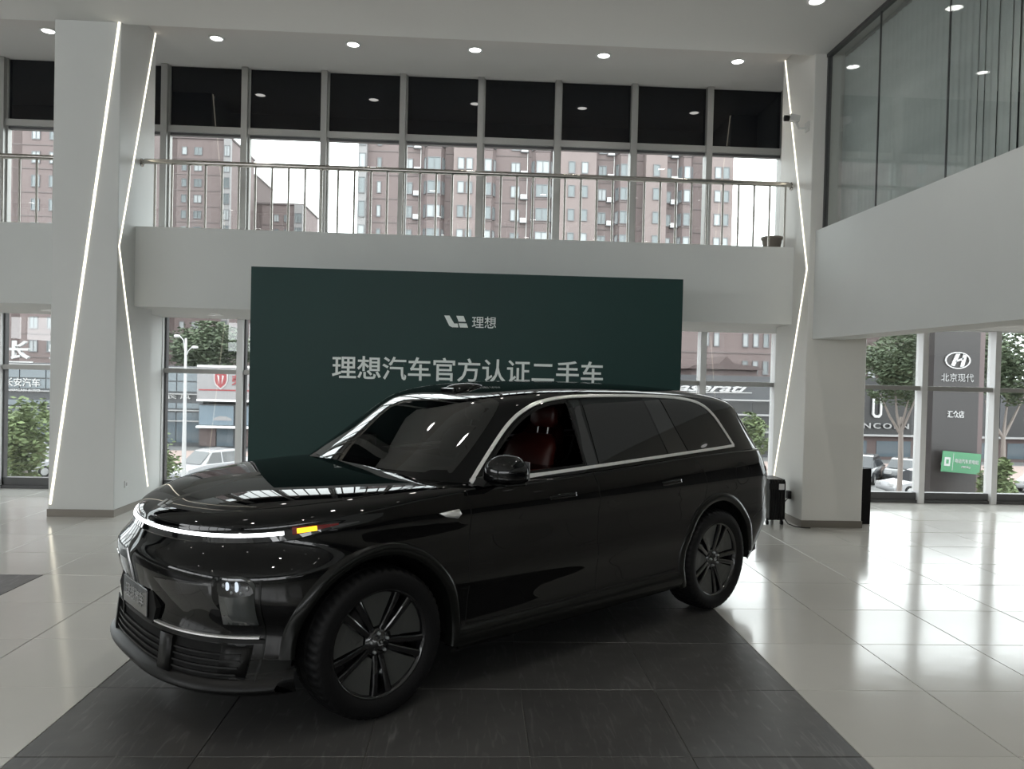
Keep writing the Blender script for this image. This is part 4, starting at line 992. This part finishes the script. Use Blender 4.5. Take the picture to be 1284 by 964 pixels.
# arch trims
def arch_trim(wx, wz, s, a0, a1):
    rows = []
    for a in np.linspace(a0, a1, 49):
        row = []
        for r, o in ((.440, -.055), (.442, .004), (.450, .014), (.470, .016), (.492, .012), (.508, .002), (.510, -.006)):
            x_, z_ = wx + r * math.cos(a), wz + r * math.sin(a) * 1.02; y_ = float(side_y(x_, z_)) + o; row.append((x_, s * y_, z_))
        rows.append(row)
    b = MB(); b.grid(rows, M['trim'], False, True); return b.build('arch_trim', car)
for s in (-1, 1):
    arch_trim(*WH[0], s, -.22, PI - .02); arch_trim(*WH[1], s, .02, PI + .28)
    rows = []
    for x_ in np.linspace(1.40, 3.44, 30):
        rows.append([(x_, s * (float(side_y(x_, .36)) - .004), .375), (x_, s * (float(side_y(x_, .34)) + .010), .355), (x_, s * (float(side_y(x_, .3)) + .014), .30), (x_, s * (float(side_y(x_, .27)) + .004), .262), (x_, s * .85, .25)])
    b = MB(); b.grid(rows, M['trim'], False, True); b.build('rocker_trim', car)

# wheels
def tyre_mesh():
    R = .386; prof = [(.272, -.105), (.285, -.118), (.32, -.128), (.350, -.1265), (.368, -.118), (.380, -.100), (.385, -.06), (.386, 0), (.385, .06), (.380, .100), (.368, .118), (.350, .1265), (.32, .128), (.285, .118), (.272, .105)]
    n = 216; rows = []
    for k, (r, a) in enumerate(prof):
        row = []
        for i in range(n):
            rr = r; aa = a
            if r > .375 and abs(a) > .03 and i % 4 == 0: rr -= .012
            if abs(a) in (.118,) and r > .36 and i % 4 == 0: rr -= .004
            th = 2 * PI * i / n + (abs(a) * .5 if r > .36 else 0); row.append((rr * math.cos(th), aa, rr * math.sin(th)))
        rows.append(row)
    b = MB(); b.grid(rows, M['rubber'], True, True)
    for yg in (-.035, .035): b.lathe([(.3855, yg - .006), (.3868, yg - .005), (.3868, yg + .005), (.3855, yg + .006)], M['matte'], 72, 'y')
    return b.fix('tyre')
def rim_mesh():
    b = MB(); b.lathe([(.274, .105), (.262, .09), (.255, .03), (.255, -.07), (.262, -.095), (.268, -.104), (.276, -.112), (.283, -.106), (.280, -.095)], M['wheel'], 72, 'y')
    return b.fix('rim')
def spoke_mesh():
    # a pair of slim bars with a gap between them, outer face at y about -.10, drawn along +x
    b = MB()
    for s in (-1, 1):
        rows = []
        for x_, c_, w_, y_ in ((.045, .012, .016, -.072), (.09, .019, .015, -.082), (.15, .027, .015, -.092), (.21, .034, .016, -.099), (.262, .043, .019, -.101)):
            c = s * c_
            rows.append([(x_, y_ + .035, c - w_), (x_, y_ + .004, c - w_), (x_, y_, c - w_ * .6), (x_, y_, c + w_ * .6), (x_, y_ + .004, c + w_), (x_, y_ + .035, c + w_)])
        b.grid(rows, M['wheel'], True, False)
    return b.fix('spoke')
def blade_mesh():
    b = MB(); rows = []
    for x_, w_, y_ in ((.085, .018, -.066), (.14, .042, -.071), (.20, .070, -.077), (.258, .098, -.082)):
        rows.append([(x_, y_ + .03, -w_), (x_, y_, -w_), (x_, y_ - .008, w_), (x_, y_ + .03, w_)])
    b.grid(rows, M['wheel_matt'], True, False); b.add(rows[-1], [(0, 1, 2, 3)], M['wheel_matt']); b.add(rows[0], [(3, 2, 1, 0)], M['wheel_matt'])
    return b.fix('blade')
tyre_me, rim_me, spoke_me, blade_me = tyre_mesh(), rim_mesh(), spoke_mesh(), blade_mesh()
b = MB(); b.lathe([(0, -.098), (.028, -.098), (.033, -.090), (.05, -.084), (.072, -.074), (.078, -.05), (.078, .05)], M['wheel'], 32, 'y'); hub_me = b.fix('hub')
b = MB(); b.lathe([(0, -.012), (.007, -.011), (.0085, -.006), (.0085, .006)], M['badge'], 10, 'y'); nut_me = b.fix('wheel_nut')
b = MB(); b.lathe([(.0, 0), (.185, 0), (.185, .02), (0, .02)], M['disc'], 48, 'y'); disc_me = b.fix('brake_disc')
b = MB(); b.box(.10, .19, -.03, .05, -.07, .07, M['plastic']); cal_me = b.fix('brake_caliper')
for k, (wx, wz) in enumerate(WH):
    for s in (-1, 1):
        w = empty('wheel', (wx, s * .848, wz), 0 if s < 0 else PI, car)
        for nm, me in (('tyre', tyre_me), ('rim', rim_me), ('hub', hub_me), ('brake_disc', disc_me), ('brake_caliper', cal_me)):
            o = link(nm, me, w)
        o.rotation_euler = (0, .6, 0)
        ph = .25 if k == 0 else 1.35
        for i in range(5):
            o = link('spoke', spoke_me, w); o.rotation_euler = (0, ph + i * 2 * PI / 5, 0)
            o = link('blade', blade_me, w); o.rotation_euler = (0, ph + (i + .5) * 2 * PI / 5, 0)
            a = ph + (i + .5) * 2 * PI / 5; o = link('wheel_nut', nut_me, w, (.050 * math.cos(a), -.090, -.050 * math.sin(a)))
        li_logo('cap_logo', -.018, .018, -.012, .012, -.098, M['badge'], w, .002)

# nose: light bar, indicators, bonnet edge
lf = lambda y, z: (front_x(y, z), y, z)
def barz(y): return .957 + .10 * abs(y) ** 6
ysb = np.linspace(-.80, .80, 81); o = band('light_bar', lf, [(y, barz(y)) for y in ysb], .020, .012, M['drl'], car); o['label'] = 'lit white light bar across the nose'
ysb = np.linspace(-.94, .94, 101); band('light_bar_housing', lf, [(y, barz(y) - .012 * min(1, (.945 - abs(y)) / .12)) for y in ysb], [.058 * min(1, .15 + (.94 - abs(y)) / .13) for y in ysb], .004, M['lens'], car)
for s in (-1, 1):
    yi = np.linspace(.832, .875, 9); hs = .026
    o = band('turn_signal', lf, [(s * y, barz(y) + .003) for y in (yi if s > 0 else yi)], hs, .012, M['amber'], car); o['label'] = 'amber turn signal'
    band('signal_lens', lf, [(s * y, barz(y) + .005) for y in np.linspace(.82, .912, 12)], [.044 - .034 * (i / 11) ** 1.5 for i in range(12)], .006, M['redlens'], car)
# bonnet shut line and bonnet badge
dk = lambda x, y: (x, y, deck_z(x, y))
hood = []
for u in np.linspace(-1, 1, 81):
    y = .83 * math.copysign(abs(math.sin(abs(u) * PI / 2)) ** 1.0, u); x = .155 + .80 * (1 - math.cos(abs(u) * PI / 2)) ; hood.append((x, y))
hood = [(1.42, -.79), (1.25, -.815), (1.1, -.83)] + hood + [(1.1, .83), (1.25, .815), (1.42, .79)]
P_, N_ = on_curve(dk, hood); b = MB(); b.ribbon(P_, N_, .005, .0006, M['matte']); b.build('bonnet_seam', car)
bg = None
for pts in ([(0, 1), (.22, 1), (.42, .33), (.56, .33), (.60, 0), (.34, 0), (.22, .12)], [(.50, 1), (.80, 1), (.90, .50), (.60, .50)], [(.60, .36), (.93, .36), (1, 0), (.66, 0)]):
    q_ = [(.125 + p[1] * .06, .06 - p[0] * .13) for p in pts]
    g_ = patch('bonnet_badge' if bg is None else 'badge_bar', q_, dk, .02, M['bonnet_badge'], .004, (), bg or car, thick=.004); bg = bg or g_
# lower nose
def fpatch(name, poly, m, off=.003, step=.04, **k): return patch(name, poly, lf, step, m, off, **k)
g = fpatch('lower_grille', smooth_poly([(-.80, .315, 1), (-.80, .47, 1), (-.4, .47), (0, .475), (.4, .47), (.80, .47, 1), (.80, .315, 1), (.4, .305), (0, .30), (-.4, .305)], 5), M['matte'], .002, parent=car)
for z in (.335, .365, .395, .425):
    P_, N_ = on_curve(lf, [(y, z) for y in np.linspace(-.77, .77, 60)]); b = MB(); b.ribbon(P_, N_, .010, .014, M['plastic']); b.build('grille_slat', g)
for y0, y1 in ((-.80, -.70), (.70, .80)):
    fpatch('side_duct_panel', [(y0, .325), (y1, .325), (y1, .462), (y0, .462)], M['plastic'], .008, parent=g, thick=.008)
for y0 in (-.40, .40):
    fpatch('grille_pillar', [(y0 - .05, .305), (y0 + .05, .305), (y0 + .05, .475), (y0 - .05, .475)], M['plastic'], .022, parent=g, thick=.02)
band('lower_grille_lip', lf, [(y, .488) for y in np.linspace(-.83, .83, 70)], .022, .016, M['plastic'], car)
for s in (-1, 1): o = band('chrome_strip', lf, [(s * y, .507) for y in np.linspace(.27, .815, 30)], .010, .020, M['chrome'], car); o['label'] = 'thin chrome strip under the headlamp'
# splitter
rows = []
for y in np.linspace(-.89, .89, 81):
    e_ = 1 - abs(y / .95) ** 4
    row = []
    for o_, z in ((.0, .315), (.03, .298), (.055, .275), (.058, .262), (.03, .238), (-.06, .226)):
        P1, N1 = front_x(y, max(z, .23)), None; row.append((float(P1) - o_ * .9, y * (1 + o_ * .25), z))
    rows.append(row)
b = MB(); b.grid(rows, M['plastic'], False, True); b.build('front_splitter', car)
# headlamps
for s in (-1, 1):
    hp = smooth_poly([(s * .70, .565, 1), (s * .70, .79, 1), (s * .77, .795), (s * .812, .765), (s * .815, .70), (s * .815, .565, 1)], 4)
    hb = fpatch('headlamp', hp, M['grey_lens'], .006, parent=car, thick=.006); hb['label'] = 'headlamp with lit projector at the top'
    for yy, zz, rr in ((.735, .752, .020), (.765, .750, .024), (.797, .742, .012), (.722, .755, .010), (.75, .722, .008), (.78, .72, .008)):
        P_, N_ = on_curve(lf, [(s * yy, zz)]); b = MB(); b.lathe([(0, -.004), (rr * .7, -.004), (rr, -.001), (rr, .004)], M['led'] if rr > .015 else M['badge'], 14, 'x', (P_[0].x - .008, P_[0].y, P_[0].z)); b.build('lamp_lens', hb)
    fpatch('lamp_shroud', smooth_poly([(s * .705, .705), (s * .705, .785), (s * .77, .787), (s * .803, .755), (s * .803, .71)], 3), M['lens'], .0072, parent=hb)
    # gloss inlay between badge and headlamp
    fpatch('intake_blank', [(s * .30, .735), (s * .695, .79), (s * .695, .60), (s * .50, .60)], M['lens'], .0035, parent=car)
    P_, N_ = on_curve(lf, [(s * .828, z) for z in np.linspace(.28, .78, 24)]); b = MB(); b.ribbon(P_, N_, .012, .010, M['trim']); b.build('corner_fin', car)
# plate on its holder
b = MB(); b.prism([(-.31, .58), (-.235, .675), (.235, .675), (.31, .58), (.26, .49), (-.26, .49)], -.012 + .036, .10, M['matte'], 'x'); ho = b.build('plate_holder', car)
b = MB(); b.box(.012, .024, -.20, .20, .505, .645, M['lens']); pl = bevel(b.build('number_plate', car), .004); pl['label'] = 'dark display plate with faint outlined lettering'
tm = text_fit('plate_lettering', '理想汽车', -.15, .15, -.035, .035, 0, mat('faint_letter', (.30, .30, .30), .4), pl, .0015, 0); tm.rotation_euler = (0, 0, -PI / 2); tm.location = (.0115, 0, .58)
b = MB(); b.box(.016, .028, .20, .212, .42, .53, M['plastic']); b.build('plate_bracket', ho)

# door seams, handles, filler flap
def seam(pts, nm='door_seam', w=.006):
    for fn in (near(side_y), far(side_y)):
        P_, N_ = on_curve(fn, smooth_poly(pts, 8, False)); b = MB(); b.ribbon(P_, N_, w, .0006, M['matte']); b.build(nm, car)
seam([(1.455, 1.13), (1.47, 1.05), (1.475, .90), (1.47, .55), (1.46, .385)])
seam([(2.495, 1.16), (2.53, 1.05), (2.535, .90), (2.53, .70), (2.525, .385)])
seam([(3.60, 1.185), (3.70, 1.10), (3.735, 1.0), (3.735, .90), (3.71, .84)])
seam([(1.46, .385), (1.9, .385), (2.5, .39), (3.1, .395), (3.38, .40)])
seam([(4.55, 1.15), (4.60, 1.0), (4.62, .85), (4.55, .72), (4.40, .66)])
def disk_poly(cx, cz, rx, rz, n=20): return [(cx + rx * math.cos(2 * PI * i / n), cz + rz * math.sin(2 * PI * i / n)) for i in range(n)]
for fn in (near(side_y), far(side_y)):
    for hx in (2.20, 3.30):
        h = patch('door_handle', smooth_poly([(hx - .10, 1.015), (hx + .10, 1.02), (hx + .11, 1.035), (hx + .10, 1.048), (hx - .10, 1.043), (hx - .11, 1.029)], 3), fn, .02, M['paint'], .004, (), car, thick=.004)
    f_ = patch('fender_badge', [(1.255, 1.022), (1.385, 1.032), (1.40, 1.005), (1.375, .985), (1.30, .998)], fn, .02, M['chrome'], .010, (), car, thick=.010)
P_, N_ = on_curve(near(side_y), disk_poly(4.24, 1.03, .10, .085, 28) + [(4.34, 1.03)]); b = MB(); b.ribbon(P_, N_, .004, .0006, M['matte']); b.build('filler_flap_seam', car)
# tail lamps
for s in (-1, 1):
    rfn = lambda y, z: (rear_x(y, z), y, z)
    P_, N_ = on_curve(rfn, [(s * y, 1.02 + .02 * y) for y in np.linspace(.05, .93, 40)]); b = MB(); b.ribbon(P_, N_, .05, .006, M['redlens']); b.build('tail_lamp', car)
b = MB(); rows = [[(float(rear_x(y, .40)) + dx, y, z) for dx, z in ((.004, .48), (.03, .44), (.03, .36), (-.05, .33))] for y in np.linspace(-.88, .88, 40)]; b.grid(rows, M['plastic'], False, True); b.build('rear_valance', car)

# mirrors
for s in (-1, 1):
    mi = empty('wing_mirror', (1.60, s * .93, 1.165) if s < 0 else (1.72, .90, 1.165), 0 if s < 0 else -1.25, car)
    b = MB(); rows = []
    # housing lofted outwards along y: half sizes in x and z
    for yy, hx, h1, h2, xo in ((-.01, .05, .035, .02, .06), (.03, .085, .07, .03, .05), (.08, .11, .118, .038, .04), (.14, .11, .128, .038, .045), (.19, .10, .118, .034, .055), (.225, .07, .085, .028, .07), (.243, .035, .05, .012, .085), (.248, .005, .02, .0, .09)):
        row = []
        for a in np.linspace(0, 2 * PI, 24, endpoint=False):
            c, d_ = math.cos(a), math.sin(a); e_ = 2 / 2.6
            row.append((xo + hx * math.copysign(abs(c) ** e_, c), s * (yy + .0), .035 + (h1 if d_ > 0 else h2) * math.copysign(abs(d_) ** e_, d_)))
        rows.append(row)
    b.grid(rows, M['paint'], True, True); b.add(rows[0], [tuple(range(24))], M['plastic']); b.build('mirror_housing', mi)
    b = MB(); b.prism([(-.06, -.02), (.17, -.005), (.14, .03), (-.03, .02)], s * -.03, s * .07, M['plastic'], 'y'); b.build('mirror_foot', mi)
    b = MB(); b.box(-.02, .13, s * .05, s * .22, -.012, .006, M['trim']); bevel(b.build('mirror_base', mi), .008)
    b = MB(); b.box(.145, .15, s * .05, s * .22, .02, .12, M['badge']); b.build('mirror_glass', mi)

# cabin
cab = car
b = MB(); b.box(1.55, 4.3, -.74, .74, 1.10, 1.12, M['interior']); b.build('cabin_floor', cab)
b = MB(); rows = [[(1.50, y, 1.17), (1.60, y, 1.225 + .01 * math.cos(y * 3)), (1.85, y, 1.22), (1.92, y, 1.19), (1.90, y, 1.10)] for y in np.linspace(-.78, .78, 20)]; b.grid(rows, M['interior'], False, True); b.build('dashboard', cab)
b = MB(); b.tube([(1.93 + .05 * math.sin(a), -.38 + .17 * math.cos(a), 1.17 + .15 * math.sin(a)) for a in np.linspace(0, 2 * PI, 25)], .013, M['interior'], 8); b.build('steering_wheel', cab)
for y in (-.38, .38):
    for x in (2.50, 3.35):
        se = empty('seat', (x, y, 1.10), 0, car)
        rows = []
        for t, hw, th in ((0, .24, .07), (.08, .245, .075), (.18, .235, .065), (.24, .20, .05), (.265, .14, .03)):
            rows.append([(t * .25 - th + 2 * th * (k / 5 if k < 6 else (11 - k) / 5) * 0 + (th * math.cos(2 * PI * k / 12)), hw * math.copysign(abs(math.sin(2 * PI * k / 12)) ** .5, math.sin(2 * PI * k / 12)), t) for k in range(12)])
        b = MB(); b.grid(rows, M['red_leather'], True, True); b.add(rows[-1], [tuple(range(12))], M['red_leather']); b.build('backrest', se)
        b = MB(); rows = []
        for t, hw, th in ((.31, .09, .03), (.34, .125, .045), (.42, .125, .045), (.455, .10, .03)):
            rows.append([(.10 + th * math.cos(2 * PI * k / 12), hw * math.copysign(abs(math.sin(2 * PI * k / 12)) ** .5, math.sin(2 * PI * k / 12)), t) for k in range(12)])
        b.grid(rows, M['red_leather'], True, True); b.add(rows[-1], [tuple(range(12))], M['red_leather']); b.add(rows[0], [tuple(range(12))[::-1]], M['red_leather']); b.build('headrest', se)
        b = MB(); b.tube([(.08, -.05, .24), (.10, -.05, .33)], .006, M['chrome'], 8); b.tube([(.08, .05, .24), (.10, .05, .33)], .006, M['chrome'], 8); b.build('headrest_post', se)
b = MB(); b.box(4.25, 4.3, -.72, .72, 1.1, 1.5, M['interior']); b.build('cabin_rear_trim', cab)
for s in (-1, 1):
    b = MB(); b.box(1.62, 2.47, s * .80 - .02, s * .80 + .02, 1.12, 1.178, M['red_leather']); b.build('door_card', cab)
